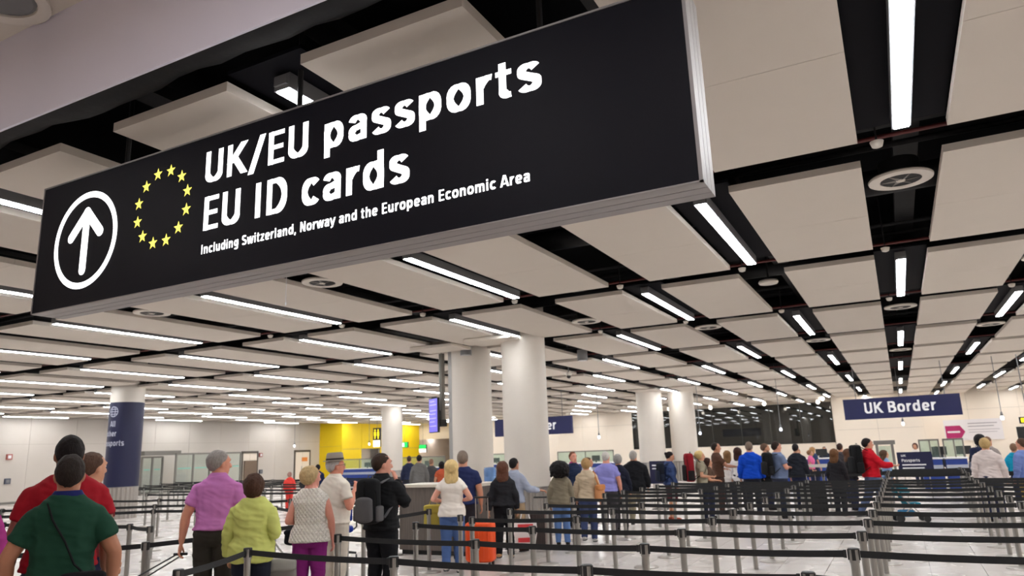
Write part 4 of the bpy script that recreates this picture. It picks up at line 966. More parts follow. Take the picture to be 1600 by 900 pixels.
        if hair == 'curly':
            for q in range(26):
                a = random.random()*6.28; z = random.uniform(.85, .985); mb.ball(HT(S((math.cos(a)*.108, math.sin(a)*.075-.06-(.02 if z < .9 else 0), z))), .02*h, .02*h, .02*h, 8, 6)
        if hair == 'tied':
            mb.ball(HT(S((0, -.078, .955))), .025*h, .022*h, .025*h)
        if hair == 'pony': pass
        soft_obj('hair', mb, hm_, root, .009 if near else .012, 1, .020 if hair == 'curly' else .014 if hair in ('long', 'bob', 'pixie') else .008, None, CL2)
    if hat:
        mb = MB(); mb.rings([[HT(p) for p in rering((0, -.004*h, z*h), a_*h, b_*h, 24, 2.1)] for z, a_, b_ in ((.966, .051, .064), (.968, .072, .088), (.972, .073, .089), (.974, .053, .066), (1.0, .051, .064), (1.022, .047, .060), (1.030, .038, .050), (1.026, .018, .028))]); mb.build('hat', mat('hat_felt', srgb(*hat), .9, noise_s=12, noise_a=.1, bump=.3, bump_s=200), root, True)
        mb = MB(); mb.rings([[HT(p) for p in rering((0, -.004*h, z*h), a_*h, b_*h, 24, 2.1)] for z, a_, b_ in ((.974, .0545, .0675), (.988, .054, .067))], False); mb.build('hat_band', fab(60, 54, 52), root)
    if glasses:
        mb = MB()
        for s in (-1, 1):
            pts = [hh_((s*.019*h+.013*h*math.cos(a), .066*h, .936*h+.010*h*math.sin(a))) for a in (2*math.pi*j/12 for j in range(13))]; mb.tube(pts, .0013*h, 5)
            mb.tube([hh_((s*.032*h, .064*h, .939*h)), hh_((s*.047*h, .04*h, .938*h)), hh_((s*.049*h, -.002*h, .935*h))], .0014*h, 5)
        mb.build('glasses', M_PLAS, root)
    # top
    e = .008+.006*jacket
    tz = [q for q in tor if q[0] > hem]; first = [q for q in tor if q[0] <= hem]
    lo = first[-1] if first else tor[0]; hi = tz[0]; t = (hem-lo[0])/(hi[0]-lo[0]) if hi[0] > lo[0] else 0
    hr = tuple(lo[i]+(hi[i]-lo[i])*t for i in range(4))
    mb = MB(); rr_ = [ring_at(hem, hr[1], hr[2], hr[3], e+.013+.004*jacket)]+[ring_at(q[0], q[1], q[2], q[3], e+(.004 if .56 < q[0] < .7 else 0)+(.006*jacket if q[0] < .75 else 0)) for q in tz if q[0] < .858]
    mb.rings(rr_)
    for s in (-1, 1):
        a, el_, w = sh[s], el[s], wr[s]; f = .9 if fem else 1
        if sleeve == 'none':
            mb.ball(a, .034*h*ab*f, .040*h*ab, .034*h*ab, 12, 8); continue
        if sleeve == 'short':
            en = a.lerp(el_, .62); mb.tube([a, a.lerp(el_, .3), en], [(.035+.004*jacket)*h*ab*f, .038*h*ab*f, .039*h*ab*f], 12)
        elif sleeve == 'cap':
            en = a.lerp(el_, .36); mb.tube([a, en], [.037*h*ab*f, .040*h*ab*f], 12)
        else:
            en = el_.lerp(w, .93 if sleeve == 'long' else .45); ee = .006+.004*jacket
            mb.tube([a, a.lerp(el_, .5), el_], [(.034+ee)*h*ab*f, (.032+ee)*h*ab*f, (.028+ee)*h*ab*f], 12); mb.ball(el_, (.028+ee)*h*ab*f, (.028+ee)*h*ab*f, (.028+ee)*h*ab*f, 10, 6)
            mb.tube([el_, el_.lerp(en, .5), en], [(.028+ee)*h*ab*f, (.026+ee)*h*ab*f, (.019+ee)*h*ab], 12)
        mb.ball(a, .034*h*ab*f, .038*h*ab*f, .033*h*ab*f, 12, 8)
    soft_obj('top' if not jacket else 'jacket', mb, topmat or fab(*top), root, vx, 5, .008, crease=(.016 if topmat is None else .006)*(1+.4*(sleeve == 'long')))
    if collar:
        mb = MB(); mb.rings([[T(p) for p in rering((0, yo*h, z*h), a_*h, b_*h, 20, 2.1)] for z, a_, b_, yo in ((.846, .062*bw**.5, .050, -.010), (.862, .050*bw**.5, .047, -.007), (.874, .044, .0455, -.003), (.873, .040, .0415, -.003), (.855, .041, .041, -.006))]); mb.build('collar', fab(*collar), root, True)
    # trousers or skirt
    mb = MB(); mb.rings([ring_at(z, rx, ry, yo, .006) for z, rx, ry, yo in tor if z < .60])
    for s in (-1, 1):
        a, k, n_ = hip[s], kn[s], an[s]; f = lscale*bw**.6; x_ = .007
        if shorts:
            mb.tube([a, a.lerp(k, .5), a.lerp(k, .95)], [(.056*f+x_)*h, (.053*f+x_)*h, (.046*f+x_+.006)*h], 14)
        else:
            mb.tube([a, a.lerp(k, .4), a.lerp(k, .8), k], [(.056*f+x_)*h, (.051*f+x_)*h, (.041*f+x_)*h, (.038*f+x_)*h], 14)
            mb.tube([k, k.lerp(n_, .35), k.lerp(n_, .75), n_+S((0, 0, -.012))], [(.038*f+x_)*h, (.037*f+x_)*h, (.031+x_)*h, (.030+x_)*h], 14)
    soft_obj('trousers' if not shorts else 'shorts', mb, fab(*legs), root, vx, 3, .006, crease=.009)
    if near:
        mb = MB(); mb.rings([ring_at(z, .094*fh, .066+belly*.3, -.002+belly*.3, .010) for z in (.548, .568)], False); mb.build('waist_belt', fab(40, 34, 30), root)
    for s in (-1, 1):
        n_ = an[s]; mb = MB(); mb.tube([n_+S((0, -.036, -.020)), n_+S((0, -.02, -.016)), n_+S((0, .03, -.020)), n_+S((0, .085, -.027)), n_+S((0, .112, -.031))], [.020*h, .026*h, .029*h, .026*h, .014*h], 12, .72, (1, 0, 0))
        so = mb.build('shoe', fab(*shoes), root, True)
        mb = MB(); zf = n_.z-.045*h; mb.rings([[(n_.x+x*h, n_.y+y*h, zf+z*h) for x, y in ((-.02, -.04), (.02, -.04), (.028, .03), (.026, .09), (.012, .118), (-.012, .118), (-.026, .09), (-.028, .03))] for z in (0, .010)]); mb.build('sole', M_RUB, so)
    return {'root': root, 'h': h, 'T': T, 'S': S, 'wr': wr, 'sh': sh, 'el': el, 'rz': rz, 'loc': root.location.copy()}
def local(P, p): return P['root'].location+Matrix.Rotation(P['rz'], 3, 'Z') @ Vector(p)
def backpack(P, label, c=(30, 30, 32), c2=(70, 70, 74), size=1.0, y=-.105):
    h = P['h']; r = empty('backpack', P['loc'], P['rz'], label, 'backpack')
    w, d, z0, z1 = .30*size, .17*size, .56*h, .56*h+.50*size; yc = y*h-d/2
    def TT(o):
        for v in o.data.vertices: v.co = P['T'](v.co)
        return o
    mb = MB(); mb.soft(0, yc, z0, z1, w, d, .06, 24, 3.2, .92); TT(mb.build('main_bag', fab(*c), r, True))
    mb = MB(); mb.soft(0, yc-d*.52, z0+.02, z0+.30*size, w*.78, d*.45, .04, 20, 3.2, .9); TT(mb.build('front_pocket', fab(*c2), r, True))
    mb = MB(); mb.tube([(0, yc-d*.5, z0+.30*size), (0, yc-d*.52, z1-.10), (0, yc-d*.30, z1-.02)], .008, 6); mb.tube([(-w*.45, yc-d*.2, z0+.1), (-w*.46, yc-d*.3, z1-.15), (0, yc-d*.45, z1-.03), (w*.46, yc-d*.3, z1-.15), (w*.45, yc-d*.2, z0+.1)], .006, 6); TT(mb.build('zip', fab(14, 14, 15), r))
    for s in (-1, 1):
        mb = MB(); mb.soft(s*w*.5, yc, z0+.03, z0+.2*size, .06, d*.7, .02, 12, 3); TT(mb.build('side_pocket', fab(*c2), r, True))
        sx = s*.062*h
        mb = MB(); mb.tube([(sx, yc+d*.45, z1-.06), (sx, -.02*h, .838*h), (sx*1.05, .035*h, .815*h), (sx*1.2, .062*h, .75*h), (sx*1.4, .03*h, .69*h), (sx*1.5, -.03*h, .655*h), (sx*1.5, yc+d*.4, z0+.06)], .024, 8, .35, (1, 0, 0)); TT(mb.build('shoulder_strap', fab(*c2), r, True))
    mb = MB(); mb.tube([(-.03, yc+d*.2, z1-.01), (-.03, yc+d*.2, z1+.03), (.03, yc+d*.2, z1+.03), (.03, yc+d*.2, z1-.01)], .007, 6); TT(mb.build('grab_loop', fab(*c2), r))
    return r
def bag(loc, rz, label, w, d, h, c, strap=None, cat='bag', name='shoulder_bag', c2=None, m=None):
    r = empty(name, loc, rz, label, cat); mb = MB(); mb.soft(0, 0, 0, h, w, d, min(w, d)*.3, 20, 3.2, .9); mb.build('bag_body', m or fab(*c), r, True)
    mb = MB(); mb.soft(0, -d*.18, h*.62, h*1.01, w*.98, d*.8, min(w, d)*.2, 20, 3.2); mb.build('flap', fab(*(c2 or c)), r, True)
    if strap:
        mb = MB(); mb.tube(strap, .019, 8, .35); mb.build('strap', fab(*(c2 or c)), r, True)
    return r
def suitcase(loc, rz, label, c, w=.42, d=.26, h=.62, handle=.4, tilt=0, rough=.45):
    r = empty('suitcase', loc, rz, label, 'suitcase'); r.rotation_euler = (R(tilt), 0, rz); m = mat('shell_%d_%d_%d' % c, srgb(*c), rough, noise_s=6, noise_a=.08)
    mb = MB(); mb.soft(0, 0, .06, .06+h, w, d, .05, 24, 4.5); mb.build('shell', m, r, True)
    for q in range(-2, 3):
        mb = MB(); mb.box(q*w*.17-.008, q*w*.17+.008, -d/2-.006, -d/2+.02, .12, h); mb.build('rib', m, r)
    for sx in (-1, 1):
        for sy in (-1, 1):
            mb = MB(); mb.tube([(sx*w*.36-.015, sy*d*.36, .032), (sx*w*.36+.015, sy*d*.36, .032)], .032, 12); mb.build('wheel', M_PLAS, r, True)
    mb = MB()
    for sx in (-1, 1): mb.tube([(sx*.10, d*.4, h), (sx*.10, d*.4, h+handle)], .008, 8)
    mb.build('telescopic_rods', M_RIB, r, True)
    mb = MB(); mb.tube([(-.12, d*.4, h+handle), (.12, d*.4, h+handle)], .015, 8); mb.build('grip', M_PLAS, r, True)
    return r

DK = (150, 105, 80)
P0 = person(-46, 722, 1160, 10, 'person in a magenta top, cut off by the left picture edge', top=(190, 70, 150), sleeve='long', hair='long', hc=(60, 40, 60), fem=1, near=True, arms=('bend', 'down'))
PG = person(112, 712, 1165, 3, 'broad man in a dark green polo shirt seen from behind', top=(30, 66, 50), legs=(110, 100, 82), hc=(44, 36, 32), sk=(178, 122, 94), bw=1.04, arms=('out', 'out'), collar=(28, 34, 90), near=True, belly=.012)
PR = person(111, 682, 1120, -6, 'tall man in a dark red tee behind the green polo man', top=(150, 22, 34), legs=(50, 56, 84), hc=(30, 24, 24), sk=(136, 92, 70), bw=1.13, near=True)
P4 = person(147, 708, 1050, 50, 'man with brown hair looking right past the red tee', top=(120, 40, 44), hc=(84, 62, 50), near=True, arms=('bend', 'down'), sleeve='short')
PL = person(342, 705, 985, 14, 'grey-haired man in a lavender-pink shirt pulling a trolley case', top=(196, 122, 184), legs=(56, 52, 46), hc=(150, 142, 138), hair='full', sk=(208, 142, 116), bw=1.12, hturn=50, lean=4, arms=('hold', 'bend'), collar=(196, 122, 184), near=True, hem=.555, belly=.01)
PC = person(398, 743, 999, 16, 'woman in a lime green cardigan with a brown bob', top=(196, 200, 112), sleeve='long', legs=(30, 32, 44), hair='bob', hc=(72, 48, 36), fem=1, bw=1.2, arms=('down', 'bend'), near=True, hem=.47, jacket=.6)
PV = person(487, 730, 966, 12, 'woman in a white quilted vest and purple trousers', topmat=quilt_mat(232, 224, 214), sleeve='none', legs=(128, 36, 112), hair='pixie', hc=(196, 168, 124), sk=(220, 150, 132), fem=1, bw=1.14, hturn=42, arms=('bend', 'down'), near=True, hem=.50, jacket=.7)
PHm = person(525, 707, 934, 48, 'older man in a grey brimmed hat and cream shirt raising one hand', top=(226, 216, 202), legs=(206, 196, 182), hc=(190, 184, 180), sk=(212, 140, 116), bw=1.1, hat=(150, 140, 130), glasses=True, hturn=26, arms=('bend', ((.145, .0, .635), (.085, .11, .757))), collar=(226, 216, 202), near=True, belly=.015, nod=-2)
PB = person(597, 709, 957, 34, 'man in black with one hand at his chin, wearing a backpack', top=(26, 26, 28), sleeve='long', legs=(22, 22, 26), hc=(60, 44, 36), sk=(214, 150, 128), bw=1.08, arms=('fold', ((.128, .075, .680), (.036, .108, .828))), near=True, hturn=34, collar=(26, 26, 28))
backpack(PB, 'black and grey backpack on the man in black', (26, 26, 28), (92, 90, 92), 1.0)
PW = person(705, 720, 895, 2, 'blonde woman in a white tee and blue jeans seen from behind', top=(232, 222, 212), sleeve='cap', legs=(74, 98, 146), hair='long', hc=(216, 186, 130), sk=(222, 160, 138), fem=1, bw=1.1, arms=((( .175, -.02, .655), (.10, .10, .63)), ((.175, -.02, .655), (.10, .10, .63))), hem=.50, stride=.15, shoes=(214, 206, 198))
PN = person(697, 706, 884, 8, 'man in a navy tee walking beside the blonde woman', top=(36, 44, 84), legs=(46, 44, 50), hc=(128, 112, 100), hair='full', bw=1.2, arms=('out', 'down'), sk=(206, 146, 118), dx=.1, dy=.35)
PJ = person(785, 722, 874, 6, 'woman in a black leather jacket with long brown hair', top=(38, 38, 42), sleeve='long', legs=(22, 22, 26), hair='long', hc=(96, 62, 48), fem=1, jacket=.6, arms=('hold', 'down'), hem=.55, stride=.4, shoes=(206, 166, 120))
PY = person(803, 716, 862, 35, 'dark-haired man in a grey-blue shirt reaching out to the right', top=(160, 166, 184), sleeve='long', legs=(176, 150, 120), hc=(30, 26, 26), sk=(196, 140, 112), arms=('down', ((.14, .06, .66), (.22, .17, .64))), collar=(160, 166, 184), shoes=(60, 44, 36), stride=.2)
PCu = person(874, 725, 852, 4, 'woman with big black curly hair in an olive jacket', top=(128, 118, 100), sleeve='long', legs=(92, 120, 170), hair='curly', hc=(24, 20, 22), sk=(150, 104, 82), fem=1, jacket=.7, hem=.47, bw=1.05)
PBe = person(915, 717, 847, 6, 'woman in a beige jumper carrying a tan shoulder bag', top=(198, 178, 152), sleeve='long', legs=(60, 70, 106), hair='pixie', hc=(176, 140, 96), fem=1, bw=1.08, hem=.52, shoes=(210, 206, 200), stride=.2)
PLi = person(938, 706, 838, 14, 'grey-haired man in a lilac-blue short-sleeved shirt', top=(140, 138, 204), legs=(66, 62, 66), hc=(196, 190, 184), hair='thin', sk=(214, 148, 126), bw=1.15, belly=.01, dy=.3)
PSt = person(884, 707, 828, 150, 'smiling staff woman in dark uniform with a pink scarf, facing the queue', top=(34, 44, 70), sleeve='long', legs=(30, 32, 44), hair='tied', hc=(110, 64, 44), sk=(216, 150, 128), fem=1, collar=(176, 70, 120), dy=.4)
PWs = person(899, 716, 824, 100, 'person in a white shirt behind the curly-haired woman', top=(238, 238, 240), legs=(30, 90, 92), hair='full', hc=(90, 66, 50), dy=.8, arms=('down', 'bend'))
PGh = person(952, 711, 833, 4, 'grey-haired woman in a dark navy jacket by the lilac shirt man', top=(32, 34, 48), sleeve='long', legs=(60, 58, 60), hair='pixie', hc=(150, 146, 142), fem=1, jacket=.7, dy=.5)
PBj = person(989, 705, 822, 4, 'grey-haired man in a loose black hooded jacket', top=(26, 26, 30), sleeve='long', legs=(136, 126, 106), hair='full', hc=(168, 162, 156), jacket=1, bw=1.28, hturn=14, collar=(26, 26, 30), hem=.46, stride=.3)
PWb = person(1044, 706, 813, 66, 'dark-haired woman in a denim jacket with a dark backpack', top=(58, 74, 116), sleeve='long', legs=(92, 34, 48), hair='tied', hc=(34, 26, 26), fem=1, nod=18, jacket=.6, shorts=True, shoes=(170, 80, 60))
backpack(PWb, 'dark navy backpack on the woman in a denim jacket', (28, 32, 44), (34, 40, 58), .9)
PRb = person(1093, 705, 813, 78, 'blonde woman in a khaki tee wearing a red backpack', top=(150, 142, 122), legs=(34, 38, 54), hair='pixie', hc=(206, 178, 120), fem=1, arms=('bend', 'bend'))
backpack(PRb, 'large red and black backpack on the blonde woman', (138, 28, 38), (34, 30, 32), 1.3)
PBr = person(1113, 692, 806, 72, 'tall man in a brown tee stretching an arm to the right', top=(84, 58, 46), legs=(70, 50, 44), hc=(44, 34, 30), hair='thin', sk=(190, 132, 104), arms=('bend', 'reach'), dy=.35)
PGi = person(1103, 716, 809, 80, 'dark-haired girl in brown standing in front of the brown tee man', top=(92, 70, 58), hair='long', hc=(60, 38, 30), fem=1, arms=('bend', 'bend'), dy=-.1, dx=.06)
PW1 = person(1128, 705, 800, 4, 'woman in a white blouse with wavy light brown hair', top=(232, 226, 222), legs=(40, 44, 60), hair='long', hc=(128, 96, 62), fem=1, sleeve='mid', hem=.47, dy=.6)
PW2 = person(1146, 700, 801, 10, 'woman in a white top with dark brown hair left of the blue sweater', top=(226, 220, 218), legs=(40, 40, 52), hair='long', hc=(60, 36, 30), fem=1, sleeve='long', hem=.47, dy=.5)
PBl = person(1167, 691, 806, 3, 'man in a bright blue sweater seen from behind', top=(18, 72, 190), sleeve='long', legs=(40, 42, 54), hc=(120, 104, 92), hair='full', bw=1.15, hem=.50, dy=.2)
PBk = person(1212, 690, 810, 58, 'man in a blue-grey tee with a backpack and one arm across', top=(104, 118, 148), legs=(46, 50, 66), hc=(50, 36, 32), sk=(214, 150, 126), bw=1.15, belly=.015, arms=('fold', 'fold'))
backpack(PBk, 'black backpack on the man in a blue-grey tee', (24, 24, 26), (32, 32, 34), 1.05)
P28 = person(1195, 693, 800, 70, 'man with brown hair behind the blue-grey tee man', top=(56, 54, 58), hc=(100, 76, 62), sleeve='long', dx=-.1, dy=.6)
P29 = person(1229, 694, 800, 20, 'person in dark clothes right behind the blue-grey tee man', top=(40, 42, 50), hc=(40, 34, 34), sleeve='long', dy=.7, dx=.12)
K1 = person(1246, 701, 766, 60, 'boy in black far off by the white rail', top=(34, 32, 36), hc=(60, 44, 36), sleeve='long')
K2 = person(1256, 704, 766, 100, 'child in pink far off by the white rail', top=(230, 110, 160), hair='pixie', hc=(150, 110, 80), fem=1, dx=.15, dy=.5)
K3 = person(1268, 699, 764, 40, 'blonde person in denim far off behind the white rail', top=(64, 84, 120), hair='long', hc=(180, 140, 96), fem=1, dy=.3)
K4 = person(1286, 698, 758, 180, 'dark-haired officer behind the far blue desk', top=(44, 48, 66), hc=(40, 32, 30), sleeve='long', dy=.4)
P31 = person(1303, 702, 806, 25, 'girl with a long brown ponytail and dark jacket', top=(40, 38, 42), sleeve='long', hair='long', hc=(110, 76, 50), fem=1, jacket=.5, legs=(40, 40, 46))
P32 = person(1309, 693, 790, 20, 'taller dark-haired person behind the ponytail girl', top=(70, 66, 70), hc=(56, 38, 34), sleeve='long', dy=.6)
P33 = person(1319, 702, 803, 70, 'brown-haired girl in black between the ponytail girl and the red jacket', top=(34, 32, 36), sleeve='long', hair='long', hc=(90, 62, 46), fem=1, dy=.5, dx=.06)
PRd = person(1354, 685, 811, 66, 'man in a bright red jacket walking right with a backpack', top=(196, 24, 40), sleeve='long', legs=(84, 98, 132), hc=(34, 26, 26), sk=(200, 140, 114), bw=1.08, arms=('reach', 'reach'), jacket=.6, stride=.9, shoes=(190, 186, 190), collar=(196, 24, 40))
backpack(PRd, 'big black backpack on the man in a red jacket', (20, 20, 22), (28, 28, 30), 1.25)
P34 = person(1373, 704, 798, 70, 'person in pale denim just beyond the red jacket', top=(120, 146, 182), sleeve='long', legs=(96, 120, 160), hc=(90, 66, 50), hair='long', fem=1, dy=.9, dx=.1)
P35 = person(1429, 693, 758, 190, 'brown-haired person behind the small blue lane board', top=(216, 208, 204), hair='bob', hc=(84, 52, 44), fem=1)
P36 = person(1462, 697, 764, 5, 'person in dark grey at the right-hand passport desk', top=(60, 62, 72), hc=(150, 120, 100), hair='thin', sleeve='long')
Q1 = person(1529, 680, 806, 20, 'dark-haired person with a navy backpack at the left of the right crowd', top=(44, 46, 60), hair='bob', hc=(24, 20, 24), sleeve='long', dy=-.2)
backpack(Q1, 'navy and grey backpack at the left of the right crowd', (34, 40, 66), (120, 124, 140), 1.0)
Q2 = person(1545, 685, 812, 6, 'blonde person in a pale pink shirt in the right crowd', top=(214, 200, 196), sleeve='long', hair='pixie', hc=(190, 160, 110), bw=1.15, dy=-.4, dx=-.12)
Q3 = person(1554, 682, 795, 30, 'brown-haired man at the back of the right crowd', top=(150, 140, 136), hc=(120, 92, 76), sleeve='long', dy=.6, dx=-.1)
Q4 = person(1565, 686, 812, -50, 'man in a blue shirt looking left in the right crowd', top=(112, 130, 186), sleeve='long', legs=(176, 150, 84), hc=(80, 58, 46), sk=(214, 150, 126), bw=1.1, dy=-.2, dx=.3)
Q5 = person(1579, 693, 800, 15, 'person in bright teal behind the blue shirt man', top=(24, 150, 186), sleeve='long', hc=(130, 100, 80), dy=.5, dx=.1)
Q6 = person(1594, 698, 808, -20, 'dark-haired person in grey at the right picture edge', top=(130, 134, 142), hair='bob', hc=(50, 36, 34), fem=1, sleeve='long', dx=.2)
F1 = person(453, 738, 796, 20, 'child in a coral-red coat far off behind the lime cardigan', top=(232, 74, 66), sleeve='long', legs=(232, 74, 66), hair='pixie', hc=(170, 130, 120), jacket=.8, hem=.40)
F2 = person(462, 733, 794, 30, 'person in a lilac headscarf beside the coral coat child', top=(44, 42, 48), sleeve='long', hair='bob', hc=(166, 132, 176), fem=1, dy=.5)
F3 = person(497, 726, 800, 10, 'dark-haired person in navy beyond the white vest woman', top=(34, 42, 76), hc=(30, 26, 28), sleeve='long', hair='full')
F4 = person(655, 711, 800, 5, 'dark-haired person in a grey jacket behind the wood counter', top=(110, 108, 106), sleeve='long', hc=(34, 28, 28), jacket=.6, legs=(60, 58, 60))
F5 = person(674, 717, 794, 20, 'balding person in dark grey at the desk behind the wood counter', top=(74, 72, 74), sleeve='long', hc=(130, 96, 80), hair='thin')
F6 = person(690, 722, 798, 0, 'small dark-haired person beside the navy tee man', top=(190, 90, 60), sleeve='short', hc=(30, 24, 26), hair='bob')
F7 = person(632, 713, 790, 0, 'person in navy behind the white column at the desks', top=(44, 50, 76), sleeve='long', hc=(60, 46, 40), dx=.2)
flush()

# ------------------------------------------------------------------ things carried and rolled
# cross-body bag of the green polo man
h = PG['h']; m4 = Matrix.Rotation(PG['rz'], 3, 'Z')
o_ = local(PG, (.075*h, -.125*h, .50*h))
def inbag(P, o, rz, p): return tuple(Matrix.Rotation(-rz, 3, 'Z') @ (local(P, p)-Vector(o)))
st = [(.10*h, -.11*h, .565*h), (.045*h, -.108*h, .62*h), (.01*h, -.107*h, .70*h), (-.035*h, -.090*h, .775*h), (-.055*h, -.055*h, .825*h), (-.058*h, 0, .838*h), (-.05*h, .06*h, .80*h), (.0, .098*h, .70*h)]
bag(o_, PG['rz'], 'black camera bag on a cross-body strap of the green polo man', .27, .12, .17, (20, 20, 22), [inbag(PG, o_, PG['rz'], p) for p in st])
# bag of the lime cardigan woman, hanging from her hand
w_ = local(PC, PC['wr'][1]); o_ = Vector((w_.x+.10, w_.y+.05, .42))
tp = w_+Vector((0, 0, -.03))-o_
bag(o_, PC['rz'], 'grey patterned handbag hanging from the lime cardigan woman', .34, .16, .30, (120, 114, 108), [(-.1, 0, .27), (tp.x*.6-.04, tp.y*.6, tp.z*.75), tuple(tp), (tp.x*.6+.05, tp.y*.6, tp.z*.75), (.1, 0, .27)], name='handbag', cat='handbag', c2=(150, 146, 140))
# trolley of the lavender man
w_ = local(PL, PL['wr'][-1]); hnd = w_+Vector((0, 0, -.11)); r = suitcase((hnd.x-.22, hnd.y-.55, 0), R(30), 'dark trolley case pulled by the lavender shirt man', (34, 34, 38), .36, .22, .5, .04)
dr = Vector((hnd.x-r.location.x, hnd.y-r.location.y, hnd.z)); iv = Matrix.Rotation(-R(30), 3, 'Z')
top_ = iv @ dr; mb = MB()
for sx in (-.06, .06): mb.tube([(sx, .02, .5), (top_.x+sx*.6, top_.y, top_.z)], .008, 8)
mb.tube([(top_.x-.07, top_.y, top_.z), (top_.x+.07, top_.y, top_.z)], .014, 8); mb.build('long_handle', M_PLAS, r, True)
# orange case of the leather jacket woman
w_ = local(PJ, PJ['wr'][-1]); g = at_z(752, 884, 0)
suitcase((g.x, g.y, .0), R(-8)+PJ['rz'], 'bright orange suitcase behind the leather jacket woman', (240, 84, 26), .46, .28, .60, .42)
g = at_z(843, 862, 0); suitcase((g.x, g.y+.1, 0), R(20), 'dark brown suitcase beside the shopping bag', (60, 48, 46), .38, .24, .6, .3)
g = at_z(1300, 801, 0); suitcase((g.x-.25, g.y-.85, 0), R(25), 'tall black suitcase in front of the ponytail girl', (18, 18, 20), .5, .3, .72, .2)
# shopping bag
g = at_z(822, 852, .22); r = empty('shopping_bag', (g.x, g.y, .22), R(25), 'white and red plastic shopping bag held by the grey-blue shirt man', 'shopping bag')
mb = MB(); mb.rings([[(x*w2, y*d2, z) for x, y in ((-1, -1), (-.3, -1.15), (.3, -.85), (1, -1), (1, 1), (.3, 1.1), (-.3, .9), (-1, 1))] for z, w2, d2 in ((0, .13, .06), (.03, .16, .08), (.2, .19, .10), (.38, .18, .06))]); mb.build('bag_body', mat('carrier_white', srgb(232, 226, 224), .45, noise_s=5, noise_a=.03), r, True)
for z0_, z1_ in ((.06, .13), (.24, .34)):
    mb = MB(); mb.box(-.12, .13, -.125, -.112, z0_, z1_); mb.build('red_print', mat('carrier_red', srgb(206, 50, 56), .45, noise_s=12, noise_a=.2), r)
for s in (-1, 1):
    mb = MB(); mb.tube([(-.09, s*.04, .36), (-.05, s*.03, .52), (.05, s*.03, .52), (.09, s*.04, .36)], .008, 6); mb.build('handle', M_WHITE, r)
# tan shoulder bag of the beige woman
h = PBe['h']; o_ = local(PBe, (.155*h, -.03*h, .50*h))
st = [(.155*h, -.07*h, .66*h), (.12*h, -.06*h, .76*h), (.085*h, -.01*h, .845*h), (.12*h, .06*h, .78*h), (.155*h, .03*h, .66*h)]
bag(o_, PBe['rz']+R(70), 'tan leather shoulder bag on the beige jumper woman', .32, .13, .28, (196, 130, 80), [inbag(PBe, o_, PBe['rz']+R(70), p) for p in st], m=mat('tan_leather', srgb(196, 132, 84), .5, noise_s=8, noise_a=.1))
# yellow shopper in front of blonde woman, black holdall by blue sweater, belt pouch
g = local(PW, (-.30, .30, .62)); bag(g, PW['rz'], 'mustard yellow bag at the left of the blonde woman', .30, .14, .34, (178, 160, 72), [(-.08, 0, .3), (0, 0, .5), (.08, 0, .3)])
g = local(PBl, (.30, .15, .58)); bag(g, PBl['rz'], 'black holdall hanging beside the blue sweater man', .36, .22, .42, (22, 22, 25), [(-.12, 0, .38), (-.1, 0, .62), (0, 0, .7), (.1, 0, .62), (.12, 0, .38)])
g = local(PV, PV['wr'][-1])+Vector((-.10, .05, -.27)); bag(g, PV['rz'], 'black handbag on the left arm of the white vest woman', .34, .15, .18, (26, 28, 36), [(-.1, 0, .16), (-.03, 0, .26), (.03, 0, .26), (.1, 0, .16)])
# teal child stroller
g = at_z(1424, 815, 0); r = empty('child_stroller', (g.x, g.y, 0), R(-75), 'teal child stroller in the right-hand lane', 'stroller'); r.scale = (.74, .74, .74)
for sx in (-.24, .24):
    for yy, rad in ((-.32, .11), (.36, .09)):
        mb = MB(); mb.tube([(sx-.02, yy, rad), (sx+.02, yy, rad)], rad, 18); mb.build('wheel', M_PLAS, r, True)
    mb = MB(); mb.tube([(sx, .36, .09), (sx, -.1, .55), (sx, -.42, 1.02)], .014, 8); mb.tube([(sx, -.32, .11), (sx, .1, .5)], .014, 8); mb.build('frame', M_RIB, r, True)
mb = MB(); mb.tube([(-.24, -.42, 1.02), (.24, -.42, 1.02)], .02, 8); mb.build('push_bar', M_RUB, r, True)
mb = MB(); mb.soft(0, .08, .42, .52, .40, .42, .04); mb.rings([[(x*.2, y, z) for x in (-1, 1) for y, z in (((-.12, .46), (-.08, .48)) if x < 0 else ((-.08, .48), (-.12, .46)))], [(x*.2, y, z) for x in (-1, 1) for y, z in (((-.32, .95), (-.28, .97)) if x < 0 else ((-.28, .97), (-.32, .95)))]]); mb.build('seat', fab(30, 110, 130), r, True)
mb = MB(); n = 10; rs = [[(.21*math.cos(math.pi*j/n), -.25+.30*math.sin(a), .80+.26*math.sin(math.pi*j/n)*math.cos(a)) for j in range(n+1)] for a in (R(-20), R(10), R(40), R(65))]
mb.rings(rs, False); mb.build('canopy', fab(28, 120, 140), r, True)
mb = MB(); mb.soft(0, -.1, .14, .32, .38, .4, .05); mb.build('basket', fab(60, 120, 160), r, True)

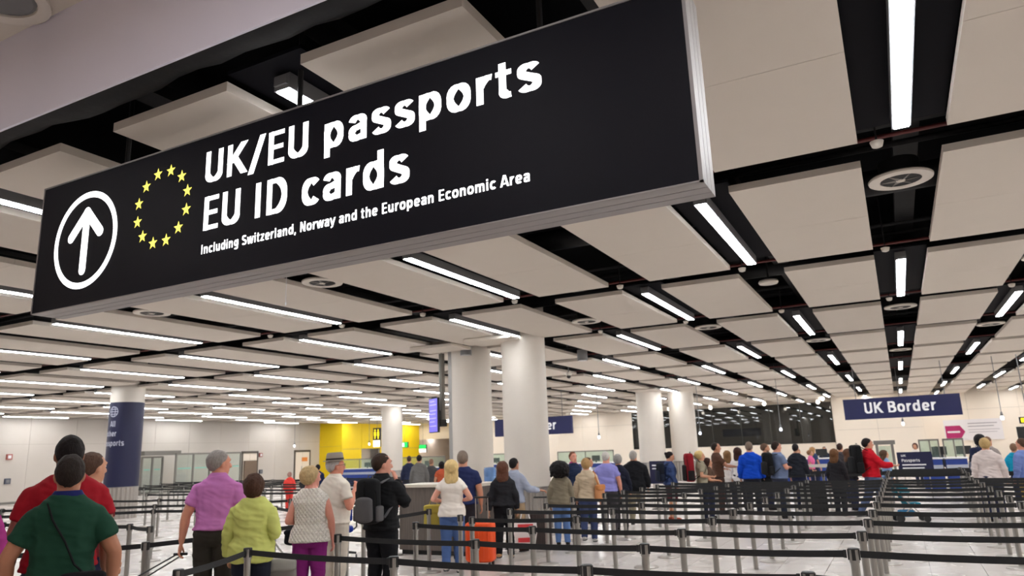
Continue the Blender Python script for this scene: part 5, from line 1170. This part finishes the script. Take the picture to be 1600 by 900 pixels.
# lane boards, rail, gate frame
def lane_board(px, py, Y, w, h, lab, lines):
    p = at_y(px, py, Y); r = empty('lane_board', (p.x, Y, 0), 0, lab, 'sign board')
    mb = MB(); mb.box(-w/2, w/2, 0, .03, p.z-h/2, p.z+h/2); mb.build('board', M_BLUEDK, r)
    for u in (-w*.35, w*.35):
        mb = MB(); mb.tube([(u, .03, 0), (u, .03, p.z-h/2+.05)], .015, 8); mb.build('leg', M_RIB, r)
    mb = MB(); mb.box(-w*.45, w*.45, -.12, .18, 0, .02); mb.build('foot', M_PLAS, r)
    for t in lines:
        mb = MB()
        if t[0]: text_mesh(mb, t[0], lambda u, v: (-w/2+w*t[1]+u, -.005, p.z-h/2+h*t[3]+v), w*(t[2]-t[1]), h*t[4])
        else: mb.box(-w/2+w*t[1], -w/2+w*t[2], -.006, 0, p.z-h/2+h*(t[3]), p.z-h/2+h*(t[3]+t[4]))
        mb.build('lettering' if t[0] else 'print_line', M_WHITE, r)
lane_board(1430, 722, 24, .88, .56, 'dark blue lane board reading Passports before the right-hand desks', [('UK', .12, .26, .78, .1), ('Passports', .12, .64, .52, .15), (None, .12, .8, .34, .06), (None, .12, .74, .18, .06)])
lane_board(1029, 738, 20.5, .5, .62, 'dark blue lane board with white print beside the black jacket man', [(None, .15, .45, .78, .06), (None, .15, .6, .64, .05), (None, .55, .75, .74, .05)])
a = at_y(1244, 728, 27.5); b = at_y(1296, 724, 27.5)
r = empty('barrier_rail', (a.x, 27.5, 0), 0, 'pale steel rail barrier in front of the far children', 'rail')
mb = MB(); mb.box(0, b.x-a.x, -.03, .03, a.z-.06, a.z+.04); mb.build('top_rail', mat('pale_rail', srgb(200, 194, 186), .4, metal=.3, noise_s=6, noise_a=.05), r)
for u in (0, b.x-a.x):
    mb = MB(); mb.box(u-.07, u+.07, -.05, .05, 0, a.z+.04); mb.build('post', M_RIB, r)
a = at_y(1369, 691, 33); b = at_y(1393, 691, 33)
r = empty('gate_frame', (a.x, 33, 0), 0, 'grey goalpost-shaped gate frame right of the red jacket', 'gate'); w = b.x-a.x
mb = MB(); mb.box(-.1, w+.12, -.06, .06, 2.0-.08, 2.0+.10) if False else mb.box(-.1, w+.12, -.06, .06, a.z-.10, a.z+.06); mb.build('header', M_FRAME, r)
for u in (0, w):
    mb = MB(); mb.box(u-.05, u+.05, -.05, .05, 0, a.z-.1); mb.build('post', M_FRAME, r)
mb = MB(); mb.box(.06, w-.06, -.006, .006, .2, a.z-.15); mb.build('pane', M_GLASS, r)
